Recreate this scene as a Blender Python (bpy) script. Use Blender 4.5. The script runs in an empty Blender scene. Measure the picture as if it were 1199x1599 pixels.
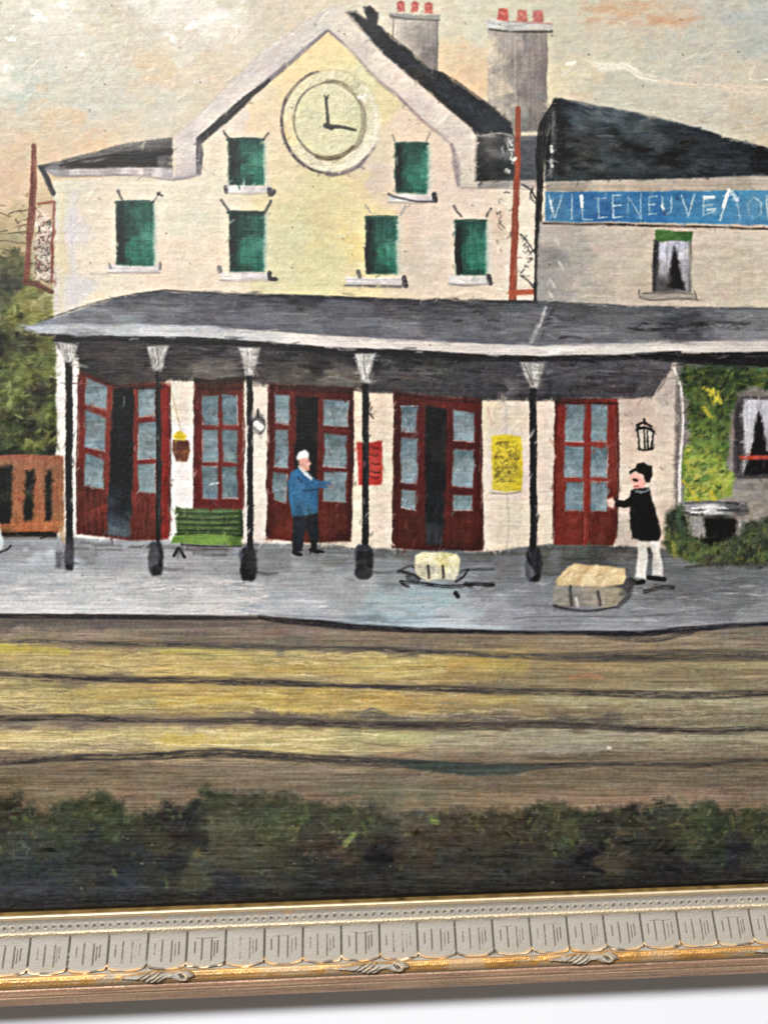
import bpy, math
import numpy as np
from mathutils import Matrix, Vector

rng = np.random.default_rng(7)
D = bpy.data
scene = bpy.context.scene
COL = scene.collection

# ------------------------------------------------------------------ camera
PW, PH = 1199.0, 1599.0
F = 1229.0                              # focal length in photo pixels
MM = 0.0004                             # metres per photo pixel at the picture plane
DIST = F * MM
YAW, ROLL = math.radians(-2.95), math.radians(-0.74)
ROT = Matrix.Rotation(YAW, 4, 'Y') @ Matrix.Rotation(ROLL, 4, 'Z')
CAMLOC = Vector((-math.sin(-YAW) * DIST, 0, math.cos(YAW) * DIST))
cam_data = D.cameras.new('camera')
cam = D.objects.new('camera', cam_data)
COL.objects.link(cam)
cam.matrix_world = Matrix.Translation(CAMLOC) @ ROT
cam_data.sensor_fit = 'VERTICAL'
cam_data.sensor_height = 24.0
cam_data.lens = 24.0 * F / PH
cam_data.clip_start = 0.01
cam_data.clip_end = 60.0
scene.camera = cam
R3 = np.array(ROT.to_3x3())
CL = np.array(CAMLOC)


def to_plane(px, py, z=0.0):
    """a point of the picture plane (height z) that the photo pixel looks at"""
    px = np.asarray(px, float); py = np.asarray(py, float)
    d = np.stack([(px - PW / 2) / F, -(py - PH / 2) / F, -np.ones_like(px)], -1) @ R3.T
    t = (z - CL[2]) / d[..., 2]
    return CL[0] + d[..., 0] * t, CL[1] + d[..., 1] * t


# ------------------------------------------------------------------ the oil paint, laid down stroke by stroke
S = 0.9
X0, X1, Y0, Y1 = -140, 1340, -130, 1446
W = int((X1 - X0) * S); H = int((Y1 - Y0) * S)
C = np.zeros((H, W, 3), np.float32)
HT = np.zeros((H, W), np.float32)       # paint thickness
ID = np.zeros((H, W), np.int16)


def lat(sx, sy, h=H, w=W):
    gh, gw = int(h / sy) + 3, int(w / sx) + 3
    g = rng.standard_normal((gh, gw)).astype(np.float32)
    yy = np.arange(h) / sy; xx = np.arange(w) / sx
    y0 = yy.astype(int); x0 = xx.astype(int)
    fy = (yy - y0)[:, None].astype(np.float32); fx = (xx - x0)[None, :].astype(np.float32)
    fy = fy * fy * (3 - 2 * fy); fx = fx * fx * (3 - 2 * fx)
    a = g[y0][:, x0]; b = g[y0][:, x0 + 1]; c = g[y0 + 1][:, x0]; d = g[y0 + 1][:, x0 + 1]
    return (a * (1 - fx) + b * fx) * (1 - fy) + (c * (1 - fx) + d * fx) * fy


def shear(a, k):
    """slide the rows of a field so its streaks lean"""
    out = np.empty_like(a)
    for i in range(a.shape[0]):
        out[i] = np.roll(a[i], int(i * k))
    return out


NI1 = lat(2.2, 2.0); NI2 = lat(6, 5); NI3 = lat(17, 14); NI4 = lat(55, 45)
NH1 = lat(34, 1.5) * .6 + lat(90, 2.2) * .5
NH2 = lat(14, 2.4) * .6 + lat(38, 3.5) * .5
NV1 = lat(1.7, 26) * .6 + lat(3.2, 40) * .5
ND1 = shear(lat(16, 2.6), -1.7) * .5 + shear(lat(9, 4.5), -1.4) * .5
WX = lat(26, 20) * 9 + lat(9, 7) * 4; WY = lat(26, 20) * 7 + lat(9, 7) * 3
FIELD = {'h': NH1 * .68 + NI2 * .25 + NI1 * .18, 'm': NH2 * .65 + NI2 * .35 + NI1 * .16,
         'v': NV1 * .65 + NI2 * .3 + NI1 * .3, 'd': ND1 * .65 + NI2 * .4 + NI1 * .14,
         'i': NI2 * .6 + NI1 * .5 + NI3 * .3}
CH1 = NI3 * .6 + lat(10, 6) * .6; CH2 = lat(22, 12)
# linen weave: horizontal threads show most
_yy = np.arange(H, dtype=np.float32)[:, None]; _xx = np.arange(W, dtype=np.float32)[None, :]
_th = 2 * np.pi * (_yy / (3.75 * S) + lat(60, 40) * .35 + lat(14, 9) * .12)
_tv = 2 * np.pi * (_xx / (4.1 * S) + lat(40, 60) * .35 + lat(9, 14) * .12)
WEAVE = (np.sin(_th) * (.75 + .35 * lat(9, 2)) + .45 * np.sin(_tv) * (.7 + .4 * lat(2, 9)) + .5 * np.sin(_th * .5 + _tv)).astype(np.float32) * .7
WEAVE += .35 * NI1
BT = (lat(40, 1.3, 256, 2048) * .6 + lat(11, 1.8, 256, 2048) * .4)


def rc(v):
    return np.asarray(v, np.float32) / 255.0


def P(pts):
    p = np.asarray(pts, np.float32)
    return np.stack([(p[:, 0] - X0) * S, (p[:, 1] - Y0) * S], -1)


def box_of(p, m):
    x0 = max(int(p[:, 0].min() - m), 0); x1 = min(int(p[:, 0].max() + m) + 2, W)
    y0 = max(int(p[:, 1].min() - m), 0); y1 = min(int(p[:, 1].max() + m) + 2, H)
    return y0, y1, x0, x1


def poly_mask(pts, soft=1.6, wob=1.0, weave=.5):
    p = P(pts)
    y0, y1, x0, x1 = box_of(p, soft + wob * 3 + 2)
    if y1 <= y0 or x1 <= x0:
        return None
    gx, gy = np.meshgrid(np.arange(x0, x1, dtype=np.float32), np.arange(y0, y1, dtype=np.float32))
    d2 = np.full(gx.shape, 1e12, np.float32); inside = np.zeros(gx.shape, bool)
    n = len(p)
    for i in range(n):
        a, b = p[i], p[(i + 1) % n]
        ab = b - a; L2 = float(ab @ ab) + 1e-9
        t = np.clip(((gx - a[0]) * ab[0] + (gy - a[1]) * ab[1]) / L2, 0, 1)
        dx = gx - a[0] - t * ab[0]; dy = gy - a[1] - t * ab[1]
        np.minimum(d2, dx * dx + dy * dy, out=d2)
        if a[1] != b[1]:
            c = (a[1] > gy) != (b[1] > gy)
            xi = (b[0] - a[0]) * (gy - a[1]) / (b[1] - a[1]) + a[0]
            inside ^= c & (gx < xi)
    sd = np.sqrt(d2); sd[inside] *= -1
    sl = (slice(y0, y1), slice(x0, x1))
    sd = sd + wob * (NI2[sl] * .22 + NI1[sl] * .12 + NI3[sl] * .5) + .3 * weave * WEAVE[sl]
    return sl, np.clip(.5 - sd / (soft * 1.6), 0, 1).astype(np.float32)


def put(sl, a, col, pid=None, h=.3, tex=None, th=.5):
    C[sl] = C[sl] * (1 - a[..., None]) + col * a[..., None]
    HT[sl] = HT[sl] * (1 - a * .6) + a * h * (1 if tex is None else 1 + .8 * tex)
    if pid is not None:
        ID[sl][a > th] = pid


def region(pid, poly, samples, soft=1.8, wob=1.0, var=9, streak='m', chroma=5, a=1.0, h=.3, ani=(1, 1), pw=3.4, warp=1.0, weave=.5):
    m = poly_mask(poly, soft, wob, weave)
    if m is None:
        return
    sl, al = m
    if len(samples) == 3 and np.isscalar(samples[0]):
        col = np.broadcast_to(rc(samples), al.shape + (3,)).astype(np.float32).copy()
    else:
        sp = P([(s[0], s[1]) for s in samples]); sc = rc([s[2] for s in samples])
        gy, gx = np.meshgrid(np.arange(sl[0].start, sl[0].stop, dtype=np.float32), np.arange(sl[1].start, sl[1].stop, dtype=np.float32), indexing='ij')
        gx = gx + WX[sl] * warp * ani[0]; gy = gy + WY[sl] * warp * ani[1]
        num = np.zeros(al.shape + (3,), np.float32); den = np.zeros(al.shape, np.float32)
        for (x, y), c in zip(sp, sc):
            w = 1 / (((gx - x) / ani[0]) ** 2 + ((gy - y) / ani[1]) ** 2 + 20) ** (pw / 2)
            num += w[..., None] * c; den += w
        col = num / den[..., None]
    f = FIELD[streak][sl]
    col = col * (1 + (var / 128.0) * f[..., None] * .55) + (var / 255.0) * f[..., None] * .35
    c1 = CH1[sl] * chroma * .4 / 255.; c2 = CH2[sl] * chroma * .4 / 255.
    col[..., 0] += c1; col[..., 2] -= c1; col[..., 1] += c2 * .6; col[..., 0] -= c2 * .3
    put(sl, al * a, np.clip(col, 0, 1), pid, h, f)


def smooth(p, n=6):
    if len(p) < 3:
        return p
    q = np.vstack([2 * p[0] - p[1], p, 2 * p[-1] - p[-2]])
    out = []
    for i in range(1, len(q) - 2):
        for t in np.arange(n) / n:
            out.append(.5 * ((2 * q[i]) + (q[i + 1] - q[i - 1]) * t + (2 * q[i - 1] - 5 * q[i] + 4 * q[i + 1] - q[i + 2]) * t * t + (-q[i - 1] + 3 * q[i] - 3 * q[i + 1] + q[i + 2]) * t ** 3))
    out.append(q[-2])
    return np.array(out, np.float32)


def stroke(pts, w, col, a=1.0, br=.4, soft=1.9, pid=None, h=.5, taper=0.0, jit=8, dry=0.0, wob=.6, mask=None, raw=False, curve=True, th=.5):
    p = np.asarray(pts, np.float32) if raw else P(pts)
    if curve and len(p) > 2:
        p = smooth(p)
    ws = np.atleast_1d(np.asarray(w, np.float32)) * S
    y0, y1, x0, x1 = box_of(p, ws.max() / 2 + soft + wob * 2 + 1)
    if y1 <= y0 or x1 <= x0:
        return
    gx, gy = np.meshgrid(np.arange(x0, x1, dtype=np.float32), np.arange(y0, y1, dtype=np.float32))
    sl = (slice(y0, y1), slice(x0, x1))
    seg = p[1:] - p[:-1]; ln = np.sqrt((seg ** 2).sum(1)) + 1e-6
    cum = np.concatenate([[0], np.cumsum(ln)]); L = cum[-1]
    best = np.full(gx.shape, 1e12, np.float32); U = np.zeros(gx.shape, np.float32); V = np.zeros(gx.shape, np.float32)
    for i in range(len(seg)):
        a0 = p[i]; s = seg[i]
        rx = gx - a0[0]; ry = gy - a0[1]
        t = np.clip((rx * s[0] + ry * s[1]) / (ln[i] ** 2), 0, 1)
        dx = rx - t * s[0]; dy = ry - t * s[1]
        d2 = dx * dx + dy * dy
        m = d2 < best
        best = np.where(m, d2, best)
        U = np.where(m, cum[i] + t * ln[i], U)
        V = np.where(m, (s[0] * ry - s[1] * rx) / ln[i], V)
    u = U / L
    wl = np.interp(u, np.linspace(0, 1, len(ws)), ws) if len(ws) > 1 else ws[0]
    if taper:
        wl = wl * (1 - taper * np.clip(np.abs(2 * u - 1), 0, 1) ** 2)
    d = np.sqrt(best)
    o1, o2 = int(rng.integers(0, 200)), int(rng.integers(0, 1500))
    bt = BT[(np.abs(V * 1.6 + 60).astype(int) + o1) % 256, (U.astype(int) + o2) % 2048]
    e = wl / 2 - d + wob * (NI1[sl] * .25 + NI2[sl] * .22 + NI3[sl] * .25) + .25 * WEAVE[sl]
    al = np.clip(e / soft + .5, 0, 1)
    al = al * (1 - br * np.clip(.45 - bt * .9, 0, 1))
    if dry:
        al = al * np.clip(1.3 - dry * u * 1.5 + (bt + WEAVE[sl] * .6) * dry, 0, 1)
    al = np.clip(al * a * 1.22, 0, 1).astype(np.float32)
    if mask is not None:
        al = al * mask[sl]
    c = rc(col) + (jit / 255.) * (bt[..., None] + .4 * NI1[sl][..., None])
    put(sl, al, np.clip(c, 0, 1), pid, h, bt, th)


def full_mask(poly, soft=2, wob=1):
    m = np.zeros((H, W), np.float32)
    r = poly_mask(poly, soft, wob)
    m[r[0]] = r[1]
    return m


def dabs(poly, n, L, w, ang, aj, cols=None, a=.6, jl=14, br=.6, h=.5, clip=True, soft=1.6, only=None):
    m = full_mask(poly)
    if only is not None:
        m = m * np.isin(ID, list(only))
    ys, xs = np.nonzero(m > .5)
    if len(ys) == 0:
        return
    k = rng.integers(0, len(ys), n)
    for i in k:
        x, y = float(xs[i]), float(ys[i])
        th = math.radians(ang + rng.uniform(-aj, aj)); l = L * rng.uniform(.5, 1.4) * S / 2
        dx, dy = math.cos(th) * l, -math.sin(th) * l
        if cols is None:
            c = C[int(y), int(x)] * 255 + rng.normal(0, jl) + rng.normal(0, jl * .13, 3)
        else:
            c = np.array(cols[rng.integers(0, len(cols))], float) + rng.normal(0, jl * .5) + rng.normal(0, jl * .12, 3)
        stroke([(x - dx, y - dy), (x + dx * .1 + rng.normal(0, l * .12), y + dy * .1 + rng.normal(0, l * .12)), (x + dx, y + dy)], w * rng.uniform(.6, 1.4), c,
               a * rng.uniform(.5, 1), br, soft, None, h, .6, 5, mask=m if clip else None, raw=True, curve=False)


def rect(x0, y0, x1, y1):
    return [(x0, y0), (x1, y0), (x1, y1), (x0, y1)]


PARTS = []                              # (name, parent index or None, label)


def part(name, parent=None, label=None):
    PARTS.append((name, parent, label))
    return len(PARTS) - 1


def scribble(x0, y0, x1, y1, n, w, cols, a=.8, seg=4, L=14, pid=None):
    for _ in range(n):
        x, y = rng.uniform(x0, x1), rng.uniform(y0, y1)
        pts = [(x, y)]
        for _ in range(seg):
            x += rng.uniform(-L, L) * .6; y += rng.uniform(-L, L) * .6
            x = min(max(x, x0), x1); y = min(max(y, y0), y1)
            pts.append((x, y))
        stroke(pts, w * rng.uniform(.7, 1.3), cols[rng.integers(0, len(cols))], a, .5, 1.2, pid)


# ---------------------------------------------------------------- sky
SKY = part('painted_sky')
sky = [(0,20,(205,200,182)),(80,20,(222,216,200)),(160,30,(203,193,170)),(260,15,(222,218,205)),(330,30,(230,225,212)),(420,10,(205,192,170)),
 (0,60,(198,194,176)),(100,60,(212,206,190)),(200,60,(204,194,172)),(300,60,(214,204,186)),(0,110,(220,218,205)),(60,110,(194,196,180)),(150,120,(199,195,177)),
 (250,110,(212,188,152)),(330,100,(214,196,168)),(40,150,(186,194,182)),(150,160,(196,195,180)),(240,160,(206,200,182)),(30,190,(205,190,165)),(100,190,(212,186,150)),
 (180,200,(212,194,164)),(60,220,(210,182,148)),(150,235,(216,184,146)),(20,260,(212,180,144)),(20,300,(216,180,144)),(30,340,(188,162,118)),(10,390,(150,138,95)),
 (480,5,(214,197,170)),(590,15,(214,205,182)),(700,30,(215,205,180)),(700,80,(222,200,160)),(720,120,(226,188,146)),(740,40,(210,206,182)),(830,10,(203,196,168)),
 (890,10,(200,195,170)),(880,60,(196,190,166)),(870,130,(220,204,168)),(950,16,(204,184,156)),(1000,20,(200,184,160)),(1050,30,(205,180,150)),(1100,15,(190,186,172)),
 (1180,20,(176,180,174)),(1180,70,(174,179,171)),(1060,70,(186,186,172)),(960,70,(200,192,168)),(930,110,(213,204,178)),(960,140,(190,188,170)),(1030,110,(196,192,175)),
 (1100,150,(205,196,176)),(1180,140,(206,194,170)),(1180,190,(196,184,160)),(1100,180,(192,186,168)),(1199,210,(200,180,150)),(910,150,(200,186,158)),(1300,60,(170,178,172)),
 (1300,200,(195,182,158)),(-80,60,(205,198,180)),(-80,200,(208,186,152)),(300,-80,(214,208,192)),(900,-80,(190,186,170)),(-80,330,(205,170,128))]
sky = [(x, y, tuple(.85 * v + .15 * m + 2 for v, m in zip(c, (207, 197, 176)))) for x, y, c in sky]
region(SKY, rect(X0 - 5, Y0 - 5, X1 + 5, 560), sky, var=6, streak='d', chroma=6, h=.35, wob=0, warp=1.6)
dabs(rect(X0, Y0, X1, 330), 2600, 20, 5, 28, 35, None, .5, 6, .6, .45)
dabs(rect(0, 0, 420, 130), 260, 16, 4, 30, 40, [(228,222,208),(218,211,194),(234,230,218)], .4, 6, .9, .9)
dabs(rect(0, 90, 260, 200), 120, 22, 4, 15, 30, [(212,210,194),(200,202,188),(218,212,196)], .45, 6, .9, .8)
dabs(rect(870, 60, 1199, 200), 200, 26, 4, 12, 20, [(214,206,188),(188,188,175),(205,195,172)], .5, 6, .9, .7)
dabs(rect(900, 0, 1080, 40), 60, 26, 7, 5, 20, [(206,158,120),(200,156,122),(208,176,144)], .3, 6, .7, .6)
stroke([(1012, 26), (1050, 34), (1096, 27)], [10, 7, 5], (204, 160, 124), .7, .6, 3)
stroke([(940, 12), (975, 20), (1005, 12)], 14, (208, 158, 114), .45, .7, 4)
stroke([(886, 101), (897, 98)], 6, (238, 232, 212), .9, .5, 2, h=1)
for q in ([(920, 99), (950, 104), (978, 101)], [(935, 108), (975, 103), (1000, 117)], [(975, 104), (1005, 120), (1042, 126)]):
    stroke(q, [6, 13, 6], (232, 223, 202), .8, .7, 4, h=1.2)
stroke([(1030, 124), (1060, 131), (1110, 134), (1199, 142), (1300, 140)], [5, 10, 15, 15, 10], (220, 203, 178), .75, .6, 3, h=.8)
stroke([(1170, 122), (1180, 126), (1199, 124)], 4, (236, 226, 205), .8, .8, 2, h=1)
for (x, y, r) in ((268, 58, 13), (8, 107, 10), (300, 40, 14), (330, 28, 16), (128, 86, 5), (60, 25, 18), (90, 10, 14), (20, 62, 8)):
    for _ in range(5):
        stroke([(x + rng.normal(0, r * .5), y + rng.normal(0, r * .3)), (x + rng.normal(0, r * .6), y + rng.normal(0, r * .3))], r * .45, (240, 236, 224), .75, .7, 2, h=1.2)

# ---------------------------------------------------------------- tree on the left
TREE = part('painted_tree', None, 'painted olive green tree at the left edge')
tr = [(10,420,(92,90,58)),(15,445,(58,60,40)),(50,450,(128,128,66)),(80,470,(152,148,86)),(40,490,(120,125,58)),(70,490,(135,135,70)),(10,500,(88,92,50)),(50,530,(52,55,34)),
 (80,540,(105,112,55)),(5,540,(42,46,28)),(30,560,(95,105,50)),(80,580,(110,118,58)),(5,600,(80,92,45)),(40,590,(120,128,62)),(70,600,(70,70,38)),(60,612,(42,42,26)),(20,620,(115,125,60)),
 (85,640,(95,105,50)),(30,650,(42,50,28)),(60,660,(48,52,28)),(10,680,(70,82,42)),(60,690,(112,116,50)),(40,702,(58,68,38)),(80,706,(44,50,32)),(10,712,(38,44,30)),(-80,500,(80,86,46)),(-80,640,(60,68,38))]
region(TREE, [(-150, 372), (-20, 392), (6, 396), (22, 380), (40, 398), (48, 430), (66, 447), (90, 455), (100, 520), (98, 725), (-150, 735)], tr, soft=4, wob=5, var=22, streak='d', chroma=9, h=.6)
dabs([(-130, 400), (30, 395), (60, 450), (96, 470), (92, 712), (-130, 712)], 620, 12, 6, 35, 70, None, .75, 20, .5, .9)
dabs([(0, 560), (95, 560), (95, 700), (0, 700)], 60, 11, 5, 35, 70, [(150,158,80),(135,146,70),(34,38,24)], .6, 12, .6, 1)
for _ in range(60):
    x, y = rng.uniform(-130, 38), rng.uniform(325, 440)
    stroke([(x, y), (x + rng.uniform(8, 26), y - rng.uniform(-4, 7)), (x + rng.uniform(26, 46), y + rng.uniform(-9, 5))], 1.6, (88, 72, 48), .75, .5, 1.2, h=.3)
dabs([(-130, 385), (35, 385), (48, 445), (-130, 450)], 110, 9, 3, 70, 60, [(70,66,46),(100,96,62),(52,52,38)], .7, 8, .6, .7)

# ---------------------------------------------------------------- station wall
WALL = part('painted_station', None, 'painted cream railway station with yellow gable')
wl = [(110,310,(214,208,186)),(100,400,(220,203,168)),(115,360,(216,208,204)),(115,450,(212,207,204)),(160,330,(226,210,186)),(170,400,(232,216,190)),(260,330,(230,220,198)),(260,400,(232,212,188)),
 (300,440,(228,208,184)),(300,350,(222,214,190)),(335,300,(225,215,190)),(340,230,(228,212,186)),(340,400,(234,214,186)),(400,190,(228,205,168)),(400,140,(226,206,172)),(370,190,(220,204,188)),
 (450,110,(233,209,156)),(500,70,(238,212,156)),(520,100,(231,214,156)),(560,120,(222,213,168)),(600,150,(224,209,156)),(640,190,(226,204,178)),(440,290,(226,207,166)),(500,290,(217,205,152)),
 (470,330,(215,206,156)),(430,330,(220,207,160)),(450,370,(212,207,162)),(440,420,(214,207,165)),(500,340,(213,198,146)),(550,300,(226,205,156)),(560,340,(229,212,154)),(547,380,(234,211,138)),
 (520,400,(216,209,154)),(500,430,(218,209,156)),(550,430,(226,211,160)),(590,270,(212,194,174)),(600,240,(220,204,172)),(640,330,(222,199,178)),(680,330,(230,208,188)),(690,280,(224,200,180)),
 (640,400,(210,194,174)),(670,390,(224,206,186)),(690,430,(222,204,182)),(740,310,(226,206,188)),(790,360,(220,196,170)),(780,420,(226,205,185)),(820,320,(228,212,190)),(820,400,(236,221,201)),
 (330,450,(230,212,190)),(150,460,(232,216,190))]
region(WALL, [(84, 300), (84, 282), (270, 270), (305, 262), (312, 208), (512, 42), (645, 170), (712, 222), (742, 286), (850, 286), (850, 490), (84, 500)], wl, soft=3, wob=1, var=6, streak='m', chroma=4, h=.4)
dabs([(90, 290), (300, 290), (330, 220), (512, 60), (700, 230), (750, 295), (840, 295), (840, 470), (90, 480)], 1500, 15, 5, 20, 45, None, .5, 6, .6, .45)
dabs([(420, 280), (560, 290), (550, 445), (420, 445)], 160, 16, 5, 35, 40, [(224,216,172),(208,202,156),(228,214,160)], .5, 6, .6, .5)
dabs([(90, 290), (300, 290), (330, 240), (345, 320), (345, 450), (90, 470)], 160, 20, 3, 10, 30, [(234,220,196),(230,214,190),(218,204,180)], .4, 6, .7, .6)
stroke([(116, 300), (113, 380), (116, 470)], [8, 14, 12], (208, 204, 206), .55, .5, 5)
stroke([(97, 300), (96, 400), (96, 480)], 8, (214, 200, 160), .5, .5, 4)

# chimneys
CH1P = part('painted_chimney', None, 'painted smaller chimney behind the gable')
region(CH1P, rect(613, 28, 684, 120), [(620,50,(210,200,185)),(628,80,(205,192,176)),(645,50,(186,176,164)),(655,80,(160,150,142)),(675,50,(150,140,134)),(670,100,(128,118,112)),(680,80,(120,112,106))], soft=2, var=10, streak='v', h=.3)
stroke([(614, 28), (613, 62)], 1.6, (96, 90, 84), .7)
stroke([(683, 30), (682, 108)], 1.8, (110, 102, 96), .6)
p = part('cap', CH1P); region(p, [(606, 20), (640, 23), (687, 24), (687, 32), (640, 31), (609, 29)], (158, 152, 142), soft=1.6, var=12, h=.6)
stroke([(608, 25), (640, 30), (686, 33)], 2, (84, 80, 76), .7)
for (x, y) in ((626, 10), (648, 11), (669, 13)):
    p = part('chimney_pot', CH1P); region(p, [(x - 6, y - 6), (x, y - 9), (x + 6, y - 6), (x + 6, y + 8), (x - 6, y + 8)], (198, 100, 88), soft=2, wob=1, var=16, h=.7)
    stroke([(x - 2, y - 4), (x + 3, y + 5)], 3, (225, 150, 135), .6)
CH2P = part('painted_chimney', None, 'painted tall grey chimney right of the gable')
region(CH2P, rect(762, 46, 854, 205), [(770,80,(208,194,172)),(772,140,(206,188,164)),(782,180,(180,168,152)),(795,80,(168,156,146)),(796,160,(150,140,134)),(812,80,(138,128,124)),(815,150,(134,124,120)),(835,90,(146,134,128)),(838,160,(136,126,122)),(850,120,(128,118,114)),(830,195,(120,112,108))], soft=2, var=12, streak='v', h=.35)
stroke([(803, 56), (805, 180)], 2, (176, 164, 154), .5, .6); stroke([(852, 56), (853, 150)], 2.5, (110, 100, 96), .6, .6)
p = part('cap', CH2P); region(p, [(761, 29), (800, 33), (862, 36), (863, 47), (800, 47), (762, 43)], [(770,36,(206,202,196)),(810,41,(188,182,174)),(850,41,(196,190,182))], soft=1.6, var=14, h=.8)
stroke([(764, 45), (800, 50), (861, 50)], 3, (66, 62, 60), .85)
for (x, y, c) in ((786, 22, (202, 98, 84)), (815, 24, (198, 116, 102)), (840, 26, (192, 112, 104))):
    p = part('chimney_pot', CH2P); region(p, [(x - 8, y - 9), (x + 7, y - 9), (x + 8, y + 11), (x - 9, y + 9)], c, soft=2, wob=1.2, var=18, h=.7)
    stroke([(x - 3, y - 3), (x + 3, y + 4)], 4, (214, 140, 120), .6)
stroke([(800, 33), (860, 37)], 3, (190, 130, 120), .6)

# right-hand slope of the main roof
MROOF = part('roof', WALL, 'dark blue slate slope right of the gable')
region(MROOF, [(541, 20), (556, 17), (572, 30), (568, 12), (578, 8), (589, 20), (589, 37), (603, 50), (618, 64), (641, 80), (664, 106), (688, 112), (712, 128), (734, 143), (768, 167), (798, 192), (802, 212), (742, 210), (733, 199), (683, 156), (600, 86), (565, 47)],
       [(560,30,(50,52,58)),(580,20,(72,68,66)),(600,60,(36,40,50)),(640,95,(30,36,50)),(690,135,(28,34,48)),(740,170,(30,38,52)),(780,200,(50,54,58)),(660,115,(50,46,42))], soft=2.4, wob=2, var=10, streak='d', h=.7)
dabs([(600, 60), (690, 120), (790, 195), (700, 165)], 120, 14, 4, -42, 25, [(26,34,48),(50,62,74),(38,46,54)], .5, 6, .6, .8)
stroke([(606, 52), (642, 82), (664, 104)], 3, (70, 58, 44), .6, .7); stroke([(690, 113), (740, 146), (796, 190)], 3, (58, 50, 42), .6, .7)
p = part('roof', WALL, 'dark roof corner between gable and mast')
region(p, rect(743, 212, 846, 284), [(755,230,(66,66,66)),(790,225,(112,110,106)),(755,270,(40,42,42)),(780,260,(48,48,50)),(815,200,(110,106,104)),(825,240,(84,84,92)),(835,275,(72,74,80)),(800,275,(60,60,62))], soft=2, var=14, h=.5)
scribble(782, 215, 803, 270, 9, 2.4, [(220,216,208),(180,180,176)], .8, 3, 10)
stroke([(745, 213), (780, 208), (800, 212)], 4, (150, 146, 140), .7, .6)
p = part('cornice', WALL); region(p, [(712, 284), (846, 281), (846, 292), (720, 296)], [(730,290,(206,192,176)),(780,288,(150,142,138)),(840,288,(176,164,150))], soft=2, var=10, h=.6)
stroke([(720, 293), (770, 294), (845, 296)], 2, (130, 120, 118), .5)

# gable trim
GT = part('gable_trim', WALL)
region(GT, [(512, 12), (530, 12), (545, 22), (566, 47), (600, 86), (683, 157), (733, 199), (743, 214), (743, 287), (716, 291), (706, 228), (660, 186), (600, 136), (560, 92), (512, 48), (470, 84), (400, 143), (352, 186), (311, 216), (309, 274), (274, 279), (271, 216), (300, 190), (352, 138), (400, 90), (470, 38)],
       [(520,22,(216,206,190)),(500,40,(206,196,184)),(450,60,(210,200,188)),(450,90,(204,192,184)),(400,105,(206,196,190)),(400,130,(214,204,192)),(350,160,(212,202,194)),(330,190,(222,212,198)),(300,210,(206,196,190)),
        (290,240,(214,202,192)),(300,265,(190,182,180)),(280,270,(196,186,182)),(545,50,(220,206,188)),(560,80,(206,192,180)),(600,105,(222,206,190)),(640,140,(224,208,192)),(640,165,(206,188,180)),(690,180,(222,208,194)),(700,205,(208,194,184)),(728,215,(220,204,190)),(725,270,(210,196,180))],
       soft=2.2, wob=.8, var=8, streak='d', h=.6)
dabs([(512, 16), (590, 80), (735, 205), (735, 280), (720, 280), (708, 225), (512, 46), (400, 140), (305, 215), (300, 270), (276, 270), (275, 218), (400, 95)], 330, 20, 4, 40, 8, None, .5, 8, .7, .7, only=[GT])
stroke([(520, 13), (470, 37), (440, 62), (400, 90), (350, 138), (300, 190)], 2, (176, 168, 166), .5, .6)
stroke([(440, 62), (410, 82)], 3, (230, 226, 216), .7, .6)
stroke([(510, 48), (470, 83), (430, 117), (405, 137)], [5, 7, 7, 9], (122, 112, 114), .8, .5, 2.4)
stroke([(420, 126), (385, 155), (352, 184), (314, 218)], [5, 11, 14, 11], (44, 42, 42), .95, .4, 2.6)
stroke([(311, 217), (312, 245), (310, 270)], [8, 12, 8], (92, 86, 94), .85, .5, 2.4)
stroke([(274, 279), (295, 276), (312, 271)], 5, (140, 132, 138), .7, .5, 3)
stroke([(513, 48), (545, 76), (585, 121), (620, 150), (662, 190), (704, 224)], [4, 4, 5, 5, 4, 3], (128, 112, 114), .7, .7, 3)
stroke([(640, 172), (672, 200), (700, 214)], 3, (176, 146, 140), .5, .7, 2)
stroke([(706, 226), (712, 250), (716, 288)], [5, 11, 7], (134, 118, 124), .7, .6, 3)
stroke([(540, 20), (600, 84), (684, 156), (734, 198)], 2.4, (92, 84, 82), .5, .8, 2)
stroke([(742, 216), (742, 284)], 2, (110, 104, 104), .6)

# left wing roof
LR = part('roof', WALL, 'low dark roof of the left wing')
region(LR, [(60, 259), (110, 247), (180, 228), (232, 219), (269, 214), (270, 264), (180, 264), (100, 266), (72, 268)],
       [(80,260,(120,114,112)),(130,245,(108,104,94)),(190,230,(112,108,100)),(250,222,(110,106,104)),(250,235,(92,88,84)),(130,256,(50,46,42)),(190,245,(44,42,38)),(220,250,(40,38,36)),(260,245,(52,50,52)),(260,258,(110,104,106)),(160,262,(80,74,72))], soft=2, wob=.8, var=14, streak='h', h=.6, ani=(2.5, 1))
for q, w in (([(105, 261), (160, 255), (220, 245), (266, 236)], [4, 9, 11, 8]), ([(130, 258), (200, 254), (240, 248)], [5, 9, 8]), ([(95, 258), (150, 246), (200, 240)], 3)):
    stroke(q, w, (30, 28, 28), .85, .5, 2.6)
stroke([(110, 250), (180, 232), (265, 217)], 5, (120, 118, 112), .6, .7, 2.4)
p = part('eave', WALL); region(p, [(72, 265), (130, 264), (200, 262), (271, 262), (271, 279), (240, 275), (200, 274), (100, 276), (80, 274)],
       [(90,270,(150,144,146)),(130,268,(196,188,186)),(180,270,(160,152,152)),(230,268,(208,198,194)),(260,274,(178,168,170))], soft=2, wob=.6, var=14, streak='h', h=.6, ani=(2.5, 1))
stroke([(85, 276), (150, 275), (200, 274), (272, 281)], 3, (124, 116, 122), .6, .6, 2)
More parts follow.
